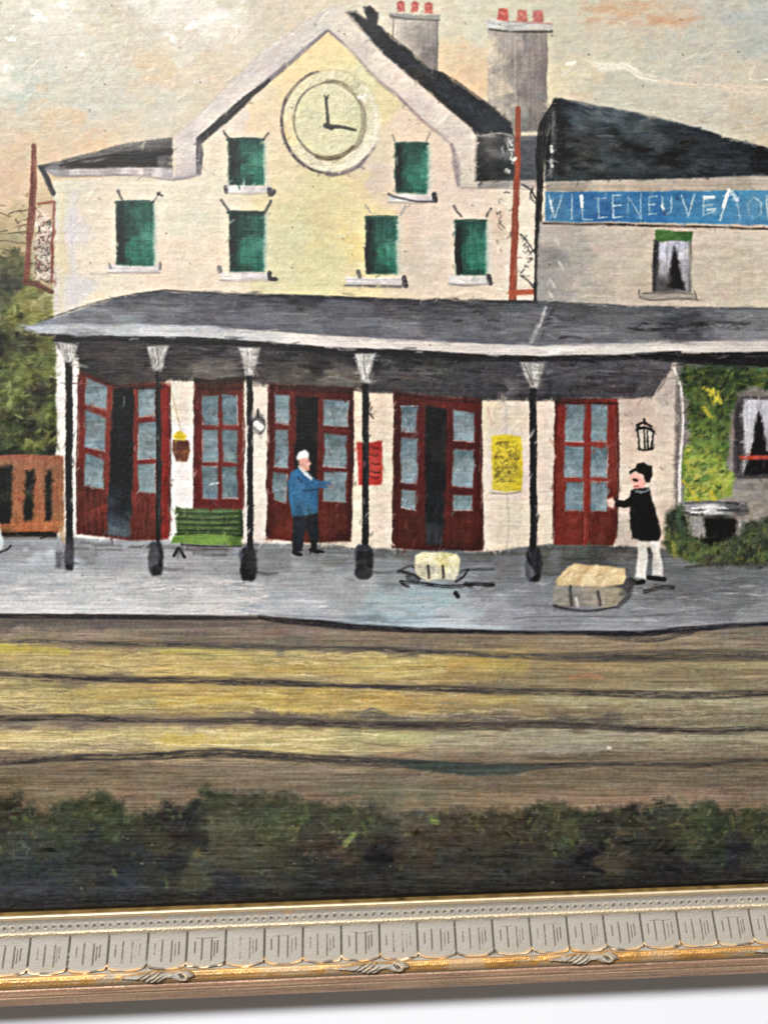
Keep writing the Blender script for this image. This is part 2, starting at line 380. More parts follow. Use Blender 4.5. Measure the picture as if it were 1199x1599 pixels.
stroke([(64, 262), (72, 276), (84, 302)], [6, 9, 8], (48, 48, 60), .95, .4, 2, pid=p)

# masts
MA = part('painted_mast', None, 'painted rust red lattice mast at the left')
region(MA, rect(55, 322, 82, 436), [(60,330,(206,172,150)),(75,345,(214,196,176)),(65,380,(190,168,152)),(75,410,(206,190,180)),(62,430,(200,180,170))], soft=5, wob=3, var=14, a=.8)
scribble(55, 322, 84, 440, 40, 1.8, [(96,70,60),(70,58,54),(130,84,66)], .75, 4, 12, MA)
scribble(56, 325, 82, 436, 18, 2, [(235,222,210),(226,206,192)], .8, 3, 9)
stroke([(53, 228), (54, 270), (50, 330), (45, 400), (42, 438)], [7, 10, 11, 9, 9], (132, 66, 50), .95, .5, 1.6, pid=MA)
stroke([(52, 270), (51, 330)], 4, (112, 50, 40), .7, .6)
stroke([(60, 318), (84, 314)], 4, (152, 72, 54), .9, .5, pid=MA)
stroke([(86, 316), (83, 360), (81, 440)], 4, (140, 72, 56), .85, .6, pid=MA)
stroke([(40, 440), (60, 445), (82, 456)], [9, 8, 7], (106, 62, 48), .95, .4, pid=MA)
scribble(26, 300, 50, 400, 10, 1.6, [(120,84,64),(96,70,50)], .6, 3, 14)
MB2 = part('painted_mast', None, 'painted orange red mast beside the blue sign')
scribble(776, 300, 802, 452, 34, 2.0, [(236,228,212),(90,84,80),(226,212,192),(150,120,100)], .75, 3, 10)
scribble(812, 360, 840, 455, 20, 2.2, [(80,76,78),(236,226,208),(60,58,60)], .7, 3, 11)
stroke([(808, 170), (808, 230), (806, 300), (803, 380), (800, 468)], [8, 10, 10, 11, 13], (152, 70, 46), .97, .4, 1.5, pid=MB2)
stroke([(801, 380), (798, 466)], 5, (190, 92, 60), .6, .6)
stroke([(798, 457), (832, 456)], 9, (178, 84, 54), .9, .4, pid=MB2)
stroke([(801, 250), (804, 248)], 5, (226, 216, 200), .8)
MC = part('painted_drainpipe')
stroke([(868, 160), (848, 200), (844, 250), (842, 290)], [10, 16, 14, 9], (32, 32, 36), .95, .4, 2, pid=MC)
stroke([(843, 280), (840, 340), (839, 400), (837, 472)], [10, 10, 9, 8], (34, 34, 38), .97, .4, 1.8, pid=MC)
for q in ([(815, 288), (828, 296), (838, 314)], [(812, 366), (822, 376), (836, 396)], [(812, 430), (824, 438), (836, 452)], [(836, 318), (828, 306), (832, 292)], [(846, 380), (858, 376), (866, 382)]):
    stroke(q, 2.6, (52, 50, 54), .85, .4)

# ---------------------------------------------------------------- right wing
AN = part('painted_annex', None, 'painted grey beige right wing of the station')
region(AN, [(842, 346), (1345, 352), (1345, 500), (838, 490), (838, 400)], [(870,370,(178,168,158)),(860,440,(156,151,147)),(852,400,(140,136,134)),(900,400,(170,163,153)),(960,380,(196,182,168)),(980,430,(202,187,166)),(1000,460,(196,180,160)),(1100,380,(205,190,172)),(1120,460,(200,186,166)),(1150,420,(198,184,162)),(1199,380,(208,194,176)),(1199,460,(205,192,170)),(930,460,(186,174,158)),(1300,420,(204,190,168))], soft=2, var=9, streak='m', h=.4)
dabs(rect(850, 358, 1330, 475), 520, 18, 4, 18, 35, None, .5, 8, .7, .5)
for x, y in ((866, 372), (872, 410), (860, 438), (856, 455)):
    stroke([(x, y), (x + 6, y + 10)], 4, (214, 210, 204), .7, .6)
AR = part('roof', AN)
region(AR, [(866, 156), (876, 152), (888, 156), (930, 165), (1000, 178), (1060, 192), (1120, 210), (1199, 232), (1345, 272), (1345, 276), (1100, 279), (850, 284), (852, 220)],
       [(880,158,(72,82,90)),(900,175,(64,76,86)),(960,180,(86,96,104)),(1010,190,(78,88,94)),(870,180,(22,30,38)),(866,240,(20,28,34)),(895,210,(52,56,54)),(930,200,(56,66,72)),(900,255,(54,56,52)),(890,270,(52,60,64)),(970,228,(28,34,36)),(1000,235,(26,34,40)),(1020,215,(64,74,82)),(990,210,(60,70,76)),(1040,250,(24,30,34)),(1060,235,(34,42,48)),(1080,260,(56,66,72)),(1000,265,(54,62,68)),(950,250,(64,74,78)),(1110,230,(40,48,56)),(1150,230,(36,44,52)),(1180,250,(24,32,40)),(1140,262,(44,52,58)),(1195,240,(30,36,44)),(1280,262,(40,48,54))],
       soft=2, wob=1, var=14, streak='h', h=.7, ani=(1.6, 1))
dabs([(870, 165), (1000, 182), (1199, 236), (1199, 275), (870, 278)], 260, 22, 4, -4, 14, None, .6, 16, .7, .8, only=[AR])
for x, y in ((980, 229), (1005, 233), (1045, 245), (1040, 255), (1075, 222), (1060, 238), (905, 262), (890, 218), (925, 250)):
    stroke([(x - 12, y), (x + 12, y + rng.uniform(-2, 3))], 6, (26, 24, 24), .7, .6, 2.4)
stroke([(888, 158), (940, 168), (1010, 181), (1060, 193)], 4, (98, 100, 104), .6, .7, 3)
stroke([(864, 176), (864, 220), (860, 276)], [6, 5, 6], (120, 118, 118), .75, .8, 2.4)
for y in (233, 255): stroke([(860, y - 4), (861, y + 4)], 5, (230, 226, 220), .85, .5, h=1)
stroke([(868, 158), (876, 200), (876, 270)], 12, (24, 24, 28), .6, .5, 4)
p = part('eave', AN); region(p, [(852, 284), (1000, 281), (1199, 274), (1345, 272), (1345, 300), (1100, 298), (852, 299)],
       [(870,290,(150,142,132)),(930,288,(182,172,158)),(1000,290,(170,160,146)),(1080,282,(176,164,150)),(1150,290,(166,156,142)),(1199,285,(184,172,158))], soft=2, var=10, streak='h', h=.5, ani=(2, 1))
SG = part('painted_sign', None, 'painted blue station name sign with pale capitals')
region(SG, [(851, 299), (1000, 299), (1199, 297), (1345, 296), (1345, 356), (1199, 352), (1060, 348), (850, 346)],
       [(860,320,(62,120,160)),(900,320,(46,108,164)),(930,340,(40,100,160)),(1000,310,(50,116,168)),(1030,325,(40,104,164)),(1060,310,(52,118,168)),(1090,340,(60,128,176)),(1120,320,(66,134,180)),(1180,310,(76,140,180)),(1199,345,(72,138,180)),(950,310,(54,118,168)),(870,342,(66,130,172)),(1280,325,(70,136,178))], soft=1.6, wob=.7, var=10, streak='m', h=.5)
LT = part('lettering', SG)


def L3(pts, w=2.4, c=(176, 202, 212), a=.74, br=.6):
    stroke([(800 + x / 3, y / 3) for x, y in pts], w, c, a, br, 1.3, LT, 1.0, curve=False, th=.45)


for q in ([(168, 912), (196, 1022), (232, 908)], [(276, 910), (276, 1026)], [(322, 915), (332, 1028), (374, 1030)], [(400, 925), (402, 1022), (440, 1018)], [(396, 932), (440, 928)],
          [(470, 915), (470, 1022), (514, 1016)], [(470, 918), (512, 914)], [(470, 966), (506, 962)], [(536, 1014), (540, 920), (602, 1026), (600, 908)],
          [(642, 922), (640, 1004), (676, 1002)], [(642, 922), (676, 920)], [(640, 960), (668, 958)], [(700, 920), (704, 990), (722, 1004), (742, 990), (744, 922)],
          [(790, 918), (822, 1014), (852, 908)], [(896, 918), (890, 1010), (940, 992)], [(892, 926), (942, 922)], [(892, 966), (934, 960)], [(1015, 892), (968, 1034)],
          [(1016, 890), (1048, 944), (1072, 900)], [(1048, 940), (1064, 1026)],
          [(1130, 922), (1100, 950), (1102, 1000), (1130, 1022), (1160, 1000), (1164, 950), (1130, 922)], [(1192, 1030), (1190, 918)]):
    L3(q)
L3([(322, 918), (326, 968)], 5, (232, 236, 232), .95, .3); L3([(176, 940), (186, 990)], 4, (220, 226, 224), .8); L3([(898, 928), (940, 924)], 4, (232, 236, 234), .9)
L3([(908, 985), (944, 982)], 4, (224, 230, 228), .85); L3([(1014, 888), (988, 965)], 6, (232, 236, 234), .95, .3); L3([(1024, 898), (1050, 940)], 6, (214, 224, 226), .85); L3([(700, 960), (710, 980)], 4, (210, 220, 222), .7)
for x, y in ((1055, 310), (1036, 332)):
    stroke([(x, y), (x + 3, y + 2)], 4, (40, 60, 90), .7)
stroke([(848, 349), (900, 350), (960, 351), (1020, 352), (1100, 354), (1199, 358), (1340, 360)], [3, 4, 4, 3.5, 3, 4, 4], (56, 52, 50), .9, .5, 1.6)


def curtain_window(pid_parent, x0, y0, x1, y1, apex, base0, base1):
    q = part('curtain', pid_parent)
    w = x1 - x0
    region(q, rect(x0, y0, x1, y1), [(x0 + w * .2, y0 + 20, (186, 186, 196)), (x0 + w * .25, y0 + (y1 - y0) * .55, (150, 148, 156)), (x1 - w * .12, y0 + 20, (196, 194, 200)), (x1 - w * .1, y1 - 20, (150, 144, 150)), (x0 + w * .25, y1 - 8, (84, 78, 84)), (x0 + w * .45, y0 + 14, (176, 176, 186))], soft=1.8, var=18, streak='v', h=.7)
    region(part('dark_pane', pid_parent), [(apex[0], apex[1]), (apex[0] + 5, apex[1] + 10), (base1, y1 - 2), (base0, y1 - 2), (apex[0] - 7, apex[1] + 42)], (34, 28, 34), soft=3, wob=1.5, var=10, streak='v', h=.5)


AW = part('painted_window', None, 'painted curtained window under a green blind')
region(AW, [(1020, 374), (1080, 374), (1078, 457), (1016, 457)], [(1024,400,(72,68,70)),(1074,400,(160,150,140)),(1050,452,(90,86,84))], soft=2, var=10)
curtain_window(AW, 1028, 376, 1074, 455, (1052, 386), 1036, 1068)
region(AW, rect(1027, 430, 1050, 455), (86, 82, 80), soft=5, wob=3, var=12, a=.7)
region(part('blind', AW), [(1022, 359), (1036, 357), (1056, 361), (1080, 361), (1080, 377), (1052, 375), (1030, 378), (1022, 373)], [(1035,366,(78,122,62)),(1065,368,(70,112,56))], soft=1.5, wob=.8, var=14, h=.8)
region(part('sill', AW), [(996, 457), (1020, 456), (1086, 456), (1088, 465), (1060, 467), (1010, 468), (998, 466)], (164, 154, 142), soft=1.5, var=12, h=.7)
for q in ([(997, 453), (998, 464), (1014, 469)], [(1004, 458), (1050, 457), (1080, 459)], [(1014, 469), (1060, 467), (1086, 467)], [(1083, 454), (1088, 468)]):
    stroke(q, 2, (76, 70, 66), .8, .4)
stroke([(1022, 376), (1021, 456)], 4, (58, 54, 58), .8, .5); stroke([(1079, 378), (1078, 396)], 2, (96, 96, 80), .7)

# ---------------------------------------------------------------- shuttered windows
def shutter_window(x0, y0, x1, y1, sx0, sy0, sx1, sy1, label, brackets, halo=1):
    w0 = part('painted_window', None, label)
    w, h = x1 - x0, y1 - y0
    region(None, rect(x1 - 4, y0 + 2, x1 + 6, y1), (190, 206, 190), soft=8, wob=1.5, var=6, a=.6)
    region(w0, [(x0, y0), (x1, y0 + 1), (x1 - 1, y1), (x0 + 1, y1)], [(x0 + w * .1, y0 + h * .5, (18, 54, 46)), (x0 + w * .3, y0 + h * .3, (22, 72, 60)), (x0 + w * .3, y1 - 6, (26, 84, 70)), (x0 + w * .6, y0 + h * .2, (34, 96, 80)),
            (x0 + w * .6, y0 + h * .6, (34, 114, 92)), (x0 + w * .75, y0 + h * .8, (36, 118, 96)), (x1 - 3, y0 + h * .5, (66, 138, 118)), (x0 + w * .5, y0 + 3, (30, 80, 68))], soft=2.6, wob=1.1, var=14, streak='v', h=.6)
    stroke([(x1 + 1, y0 + 8), (x1 + 1, y1 - 6)], 6, (110, 160, 142), .4, .8, 5)
    stroke([(x0 + w * .14, y0 + 8), (x0 + w * .16, y1 - 10)], w * .16, (20, 44, 42), .7, .7, 3)
    stroke([(x0 + w * .3, y0 + h * .1), (x0 + w * .3, y0 + h * .8)], 3, (18, 48, 44), .5, .8, 2)
    stroke([(x0 + 1, y0 + 6), (x0 + 2, (y0 + y1) / 2), (x0 + 3, y1 - 3)], 3, (22, 48, 46), .65, .7, 2.4)
    for t in (.3, .45, .6, .75, .88):
        stroke([(x0 + w * .4, y0 + h * t), (x1 - 4, y0 + h * t + rng.uniform(-2, 2))], 2, (24, 74, 62) if rng.random() < .6 else (58, 138, 114), .5, .7, 1.6)
    stroke([(x0 - 1, y0 + 2), (x0 + w * .5, y0), (x1, y0 + 1)], 4, (26, 74, 64), .8, .6, 2)
    q = part('sill', w0)
    region(q, [(sx0, sy0), (sx1, sy0 + 1), (sx1, sy1), (sx0 + 2, sy1)], [(sx0 + 10, sy0 + 5, (222, 218, 210)), ((sx0 + sx1) / 2, sy0 + 3, (232, 230, 224)), (sx1 - 10, sy0 + 5, (200, 196, 192)), ((sx0 + sx1) / 2, sy1 - 2, (186, 180, 176))], soft=2, wob=1.2, var=16, streak='h', h=1.0)
    stroke([(sx0, sy1 + 1), ((sx0 + sx1) / 2, sy1 + 2), (sx1, sy1 + 1)], 2.6, (150, 142, 138), .7, .7, 2)
    for bx in brackets:
        stroke(bx[0], bx[1], bx[2] if len(bx) > 2 else (84, 82, 80), .85, .5, 1.6)
    return w0


DK = (44, 42, 50)
shutter_window(182, 314, 241, 417, 168, 415, 250, 425, 'painted green shutter on the left wing', [([(184, 298), (188, 306), (194, 316)], 4), ([(241, 314), (246, 308), (250, 300)], 3), ([(247, 302), (255, 306)], 4, (50, 48, 46)), ([(171, 412), (174, 418)], 4, (120, 116, 112)), ([(250, 411), (251, 420)], 4, (110, 108, 108)), ([(142, 427), (170, 429)], 3, (196, 188, 172))])
shutter_window(357, 216, 413, 290, 352, 290, 424, 301, 'painted green shutter left of the clock', [([(350, 205), (354, 211), (360, 217)], 4), ([(412, 218), (419, 207)], 3), ([(353, 292), (354, 299)], 6, DK), ([(421, 297), (424, 304), (428, 300)], 8, DK)])
shutter_window(358, 330, 413, 425, 343, 425, 420, 437, 'painted green shutter at lower left of the gable', [([(346, 312), (351, 320), (357, 328)], 4), ([(414, 332), (421, 320), (424, 314)], 4), ([(342, 418), (343, 424)], 7, (110, 108, 110)), ([(421, 426), (422, 434), (430, 436)], 7, (60, 58, 62)), ([(360, 331), (410, 333)], 6, (44, 66, 60))])
shutter_window(617, 223, 668, 302, 606, 304, 676, 315, 'painted green shutter right of the clock', [([(613, 211), (616, 220)], 2.4, (140, 132, 124)), ([(665, 222), (670, 208)], 2.6, (130, 122, 116)), ([(678, 303), (680, 312)], 8, DK), ([(606, 303), (612, 306), (640, 313), (676, 314)], 3.4, (92, 88, 88)), ([(622, 232), (621, 296)], 8, (22, 44, 42))])
shutter_window(571, 338, 620, 428, 540, 433, 628, 445, 'painted green shutter below the clock', [([(571, 320), (578, 332)], 3, (160, 156, 140)), ([(626, 335), (633, 322)], 4, (168, 160, 152)), ([(559, 424), (562, 432)], 7, (96, 92, 96)), ([(631, 434), (633, 446)], 7, DK), ([(538, 446), (580, 447), (626, 448)], 3.6, (110, 106, 108)), ([(577, 350), (573, 392), (576, 424)], 8, (24, 46, 46))])
shutter_window(711, 344, 759, 430, 700, 431, 760, 443, 'painted green shutter nearest the orange mast', [([(709, 322), (713, 330), (720, 338)], 4), ([(760, 338), (766, 326)], 3.4), ([(763, 432), (765, 442)], 8, DK), ([(702, 443), (730, 446), (756, 444)], 3, (150, 146, 146)), ([(716, 358), (714, 400), (717, 424)], 9, (24, 42, 42))])

# ---------------------------------------------------------------- clock
CK = part('painted_clock', None, 'painted station clock in the gable')


def ell(cx, cy, rx, ry, a0=0, a1=360, n=40):
    t = np.radians(np.linspace(a0, a1, n))
    return [(cx + rx * math.cos(v), cy + ry * math.sin(v)) for v in t]


region(CK, ell(517, 190, 76, 80)[:-1], [(460,150,(222,210,172)),(450,200,(228,210,160)),(470,245,(220,208,176)),(515,258,(224,216,180)),(560,245,(226,216,190)),(585,200,(220,212,184)),(575,150,(216,208,170)),(517,118,(220,208,166)),(540,122,(212,204,160))], soft=3, wob=1, var=8, streak='i', h=.9)
DL = part('dial', CK)
region(DL, ell(513, 188, 54, 59)[:-1], [(490,160,(220,212,170)),(530,160,(221,214,176)),(513,190,(217,211,170)),(490,220,(216,210,168)),(535,220,(218,212,172)),(550,190,(206,204,160))], soft=2.4, wob=1, var=6, streak='i', h=.7)
dabs(ell(513, 188, 50, 55)[:-1], 90, 15, 5, 30, 40, [(222,216,176),(206,202,156),(216,210,166)], .5, 5, .6, .7)
dabs(ell(517, 190, 74, 78)[:-1], 130, 14, 4, 45, 60, [(228,222,190),(214,206,164),(232,226,200)], .45, 6, .7, .9, only=[CK])
stroke(ell(517, 190, 77, 81, 92, 205), [4, 5, 5, 4], (84, 73, 76), .9, .5, 2); stroke(ell(517, 190, 77, 81, 200, 255), [5, 4], (112, 98, 88), .85, .6, 2)
stroke(ell(517, 190, 77, 81, 250, 320), 2.4, (190, 178, 140), .6, .7, 3); stroke(ell(517, 191, 75, 82, 25, 95), [3, 7, 6], (112, 98, 106), .85, .6, 2.4)
stroke(ell(517, 188, 72, 76, 40, 110), 6, (232, 226, 206), .7, .7, 3, h=1.2); stroke(ell(520, 190, 70, 74, -45, 40), 8, (228, 222, 200), .6, .8, 3, h=1.2)
stroke(ell(513, 188, 54, 59, 100, 275), [4, 3, 3, 3], (116, 106, 88), .85, .6, 1.8); stroke(ell(513, 188, 54, 59, 45, 110), [5, 8, 7], (118, 100, 70), .85, .6, 2.4)
stroke(ell(513, 189, 56, 60, -35, 45), [5, 10, 7], (134, 122, 96), .8, .6, 2.6); stroke(ell(513, 188, 54, 61, 268, 325), [6, 8, 5], (142, 132, 102), .85, .6, 2.6)
stroke([(560, 152), (566, 152), (571, 149)], 4, (240, 238, 224), .9, .4, h=1.4); stroke([(578, 216), (590, 216)], 4, (240, 238, 224), .8, .5, h=1.4)
stroke([(445, 205), (455, 222)], 8, (230, 200, 140), .5, .7, 4)
p = part('hand', CK); stroke([(512, 197), (511, 175), (510, 152)], [6, 4, 4], (84, 86, 76), .95, .3, 1.5, pid=p)
stroke([(507, 149), (510, 155), (513, 149)], 2.4, (84, 86, 76), .9, .3)
p = part('hand', CK); stroke([(514, 198), (535, 199), (556, 203)], [7, 5, 4], (84, 86, 76), .95, .3, 1.5, pid=p)
stroke([(509, 196), (518, 199)], 9, (80, 80, 72), .9, .3, 2)

# ---------------------------------------------------------------- ground floor wall, soffit
GW = part('painted_wall', None, 'painted pale ground floor wall under the canopy')
region(GW, [(88, 530), (1066, 560), (1064, 800), (1050, 870), (90, 870)], [(96,650,(214,210,206)),(118,700,(232,222,208)),(118,640,(236,228,218)),(275,640,(228,214,196)),(285,760,(236,230,226)),(290,700,(238,228,222)),(400,620,(226,210,192)),(400,740,(232,220,206)),(410,820,(226,212,200)),(560,640,(222,206,180)),(560,800,(226,212,188)),(590,650,(226,204,182)),(600,800,(228,208,188)),(770,650,(224,206,176)),(760,800,(228,210,190)),(800,640,(220,206,184)),(800,800,(222,208,184)),(850,640,(226,204,186)),(850,760,(222,200,184)),(970,700,(220,196,176)),(1000,640,(196,172,156)),(980,760,(226,206,188)),(1030,640,(212,194,176)),(1040,740,(224,206,184)),(1040,820,(206,184,166)),(975,840,(196,178,164))],
       soft=2, wob=1, var=8, streak='m', h=.5)
dabs(rect(90, 590, 1060, 860), 700, 15, 5, 60, 50, None, .5, 8, .6, .5)
SF = part('painted_canopy', None, 'painted slate canopy along the station front')
ST = part('soffit', SF)
region(ST, [(84, 518), (240, 522), (400, 532), (600, 544), (830, 552), (1000, 548), (1052, 548), (1046, 578), (1018, 618), (960, 622), (860, 624), (750, 624), (610, 612), (500, 606), (410, 600), (385, 592), (265, 592), (250, 606), (180, 602), (124, 580), (122, 560), (100, 556), (88, 536)],
       [(140,540,(53,49,51)),(180,560,(64,58,55)),(160,575,(55,51,50)),(220,545,(60,55,55)),(200,590,(64,57,53)),(290,540,(55,51,59)),(330,550,(40,38,44)),(300,580,(106,95,88)),(350,580,(101,92,88)),(370,540,(79,73,79)),(420,560,(66,60,61)),(480,560,(44,40,42)),(480,580,(77,71,66)),(450,600,(88,79,73)),(430,545,(46,42,48)),(530,550,(47,46,53)),(530,590,(103,95,88)),(620,560,(46,46,53)),(640,580,(79,75,75)),(660,600,(64,60,62)),(740,570,(66,64,72)),(760,600,(57,55,61)),(720,550,(42,40,46)),(800,600,(101,95,96)),(800,570,(64,62,70)),(880,560,(77,75,83)),(900,590,(69,68,75)),(880,612,(55,53,59)),(960,585,(79,77,83)),(960,610,(64,58,64)),(1010,590,(73,69,73)),(1025,570,(88,84,88)),(1000,610,(82,77,79))],
       soft=2.4, wob=1.4, var=15, streak='h', h=.7, ani=(1.8, 1))
dabs([(126, 540), (400, 545), (830, 565), (1030, 560), (1010, 608), (830, 612), (610, 604), (400, 592), (130, 575)], 420, 24, 3.4, -2, 9, None, .6, 18, .7, .8, only=[ST])
for x, y in ((455, 553), (475, 572), (505, 566), (600, 575), (622, 565), (632, 578), (650, 566), (660, 560), (615, 592), (305, 548), (330, 552), (740, 580), (925, 590), (960, 583), (885, 570)):
    stroke([(x - 9, y), (x + 9, y + 1)], 4, (30, 28, 30), .7, .6, 2)
stroke([(930, 578), (968, 582)], 2, (150, 146, 146), .6, .6); stroke([(1036, 578), (1040, 590), (1026, 612)], 3, (58, 54, 54), .7, .5)
region(part('painted_corner', None, 'painted pale corner of the ground floor wall'), [(1050, 574), (1062, 600), (1066, 690), (1062, 802), (1052, 802), (1050, 660), (1022, 620)], [(1045,600,(184,168,158)),(1052,640,(206,190,176)),(1056,700,(220,204,186)),(1056,780,(222,206,190))], soft=2.4, wob=1, var=8, h=.5)
stroke([(1051, 574), (1062, 605), (1065, 660), (1061, 720), (1060, 800)], [2.5, 3, 4, 3.5, 3], (236, 228, 216), .85, .6, 1.8, h=1.2)

# ---------------------------------------------------------------- doors
PANE = [(116, 132, 142), (130, 145, 152), (98, 114, 124), (114, 130, 134), (126, 138, 142)]


def pane(parent, quad, tone=0):
    q = part('glass_pane', parent)
    cx = sum(v[0] for v in quad) / 4; cy = sum(v[1] for v in quad) / 4
    y0 = min(v[1] for v in quad); y1 = max(v[1] for v in quad)
    def j(d=0): return tuple(np.clip(np.array(PANE[rng.integers(0, 5)]) + d + tone + rng.normal(0, 5), 0, 255))
    region(q, quad, [(cx - 6, y0 + 6, j(-16)), (cx + 6, y0 + 8, j(-6)), (cx, cy, j()), (cx - 7, y1 - 6, j(6)), (cx + 7, y1 - 8, j(10))], soft=2, wob=1.1, var=15, streak='m', h=.5)
    xs = [v[0] for v in quad]
    for _ in range(10):
        x, y = rng.uniform(min(xs) + 4, max(xs) - 4), rng.uniform(y0 + 5, y1 - 5)
        stroke([(x, y), (x + rng.normal(0, 5), y + rng.uniform(4, 9))], 3, j(rng.choice([-26, 18, 10])), .45, .7, 1.6)
    if rng.random() < .85:
        i = rng.integers(0, 4); a, b = quad[i], quad[(i + 1) % 4]
        stroke([a, ((a[0] + b[0]) / 2, (a[1] + b[1]) / 2), b], 2, (206, 200, 196), .5, .9, 1.4)
    a, b = quad[3], quad[2]
    stroke([a, b], 2, (190, 150, 140), .5, .8, 1.5)


def bars(pts_list, w, c=(122, 38, 32)):
    for q in pts_list:
        stroke(q, w, c, .9, .5, 1.6, curve=False)


RED = (112, 34, 28); DRED = (92, 26, 22)
D1 = part('painted_door', None, 'painted red double door beside the fence, standing ajar')
region(D1, [(124, 578), (180, 600), (252, 596), (266, 600), (266, 700), (264, 843), (204, 846), (160, 838), (120, 834), (121, 760)],
       [(128,620,(114,36,28)),(126,720,(120,40,32)),(130,800,(95,33,24)),(150,800,(112,38,28)),(160,830,(87,29,22)),(172,640,(145,71,55)),(215,640,(106,42,33)),(214,720,(116,46,37)),(225,800,(106,36,28)),(235,825,(97,35,26)),(258,620,(131,38,30)),(258,720,(135,36,28)),(259,820,(129,42,33)),(200,602,(81,38,32)),(140,780,(89,36,26))], soft=2, wob=1, var=12, streak='v', h=.6)
region(part('dark_opening', D1), [(178, 606), (210, 606), (210, 700), (204, 840), (168, 836), (170, 720)], [(190,640,(24,28,36)),(186,720,(22,26,34)),(184,790,(28,32,42)),(184,825,(62,70,82)),(198,800,(36,40,50)),(180,838,(90,96,104))], soft=3, wob=1.2, var=10, streak='v', h=.4)
stroke([(194, 620), (193, 634)], 2.4, (96, 104, 116), .7)
for k, q in enumerate(([(136, 590), (168, 604), (167, 640), (134, 632)], [(134, 640), (166, 652), (165, 705), (133, 698)], [(134, 708), (164, 718), (163, 764), (132, 758)],
                       [(216, 608), (243, 604), (244, 648), (217, 651)], [(216, 660), (245, 658), (245, 716), (216, 718)], [(217, 726), (243, 724), (243, 770), (217, 768)])):
    pane(D1, q)
bars([[(134, 634), (167, 648)], [(133, 700), (166, 711)], [(214, 655), (240, 652)], [(214, 721), (238, 720)]], 4)
bars([[(172, 606), (168, 770)], [(211, 608), (211, 800)]], 5, (128, 46, 38))
bars([[(258, 612), (257, 740), (259, 838)]], 8, (144, 34, 28)); stroke([(250, 720), (248, 800), (246, 840)], 4, (60, 40, 34), .7, .6)
stroke([(126, 582), (180, 603), (250, 600)], 4, (84, 34, 30), .8, .6)
for x in np.linspace(122, 162, 5): stroke([(x, 770), (x + 4, 830)], 4, (140, 48, 38), .4, .8)
D2 = part('painted_door', None, 'painted narrow red glazed door behind the bench')
region(D2, [(304, 590), (380, 592), (380, 796), (302, 796)], [(310,640,(108,31,26)),(310,740,(112,33,28)),(340,600,(67,42,30)),(340,612,(93,36,28)),(376,640,(124,46,37)),(376,740,(118,38,32)),(340,788,(108,31,26)),(343,700,(122,46,37))], soft=2, var=10, streak='v', h=.6)
stroke([(306, 594), (340, 598), (379, 595)], 9, (62, 40, 30), .8, .5, 2.4)
for c0, c1 in ((316, 341), (347, 371)):
    for r0, r1 in ((617, 664), (671, 722), (728, 779)):
        pane(D2, [(c0, r0), (c1, r0 + 1), (c1, r1), (c0 + 1, r1 - 1)], -14)
bars([[(343, 622), (343, 700), (343, 780)]], 5, (112, 34, 34)); bars([[(316, 667), (372, 668)], [(316, 725), (372, 726)]], 4, (124, 38, 36))
stroke([(328, 757), (342, 754)], 2.4, (226, 226, 224), .8)
D3 = part('painted_door', None, 'painted red double door behind the man in blue')
region(D3, [(420, 598), (552, 606), (552, 700), (548, 846), (480, 848), (416, 842), (418, 700)], [(424,640,(95,29,24)),(422,740,(100,31,24)),(430,820,(93,29,20)),(458,660,(100,35,28)),(500,660,(97,40,32)),(548,640,(89,25,20)),(546,740,(95,27,22)),(520,810,(95,31,22)),(530,840,(77,27,20)),(480,606,(83,31,26)),(440,830,(108,33,22))], soft=2, wob=1, var=10, streak='v', h=.6)
region(part('dark_opening', D3), [(463, 620), (498, 622), (496, 720), (492, 790), (462, 790)], [(480,640,(30,30,32)),(480,700,(26,26,28)),(475,760,(30,26,28)),(494,700,(46,36,34))], soft=3, var=10, streak='h', h=.4)
for q in ([(429, 616), (452, 618), (451, 664), (430, 660)], [(429, 670), (450, 672), (450, 732), (428, 729)], [(427, 738), (449, 740), (446, 786), (426, 780)]):
    pane(D3, q, 4)
for q in ([(505, 624), (545, 626), (543, 666), (506, 664)], [(507, 678), (543, 680), (540, 731), (505, 728)], [(506, 737), (542, 737), (541, 784), (504, 783)]):
    pane(D3, q, -6)
bars([[(428, 665), (452, 668)], [(427, 733), (450, 736)], [(504, 671), (545, 673)], [(503, 732), (543, 734)]], 4, (110, 34, 30))
bars([[(457, 612), (454, 740)], [(500, 622), (499, 720)]], 6, (100, 30, 28))
D4 = part('painted_door', None, 'painted dark red double door between the two posters')
region(D4, [(614, 610), (660, 616), (750, 622), (750, 700), (755, 860), (700, 862), (650, 860), (612, 856), (614, 700)], [(620,660,(85,29,24)),(618,760,(89,36,28)),(622,840,(89,27,20)),(655,660,(93,29,26)),(655,760,(93,27,24)),(645,830,(81,29,20)),(700,700,(85,27,22)),(745,660,(97,29,24)),(746,760,(95,27,22)),(730,830,(89,27,20)),(700,620,(100,31,26)),(720,855,(75,27,20))], soft=2, wob=1, var=10, streak='v', h=.6)
region(part('dark_opening', D4), [(663, 634), (698, 638), (695, 760), (692, 852), (664, 850), (664, 740)], [(680,660,(30,28,30)),(680,740,(24,24,32)),(676,800,(30,32,38)),(676,840,(52,50,54)),(692,700,(40,36,36))], soft=3, var=10, streak='v', h=.4)
for q in ([(625, 634), (652, 634), (651, 676), (626, 674)], [(626, 683), (653, 684), (651, 756), (625, 752)], [(627, 765), (651, 766), (649, 797), (627, 792)],
          [(707, 640), (739, 646), (740, 690), (709, 688)], [(707, 702), (740, 703), (738, 762), (706, 758)], [(708, 772), (738, 773), (737, 797), (708, 796)]):
    pane(D4, q, 0)
bars([[(624, 678), (654, 680)], [(625, 759), (652, 761)], [(706, 695), (742, 697)], [(704, 766), (740, 767)]], 5, (84, 26, 26))
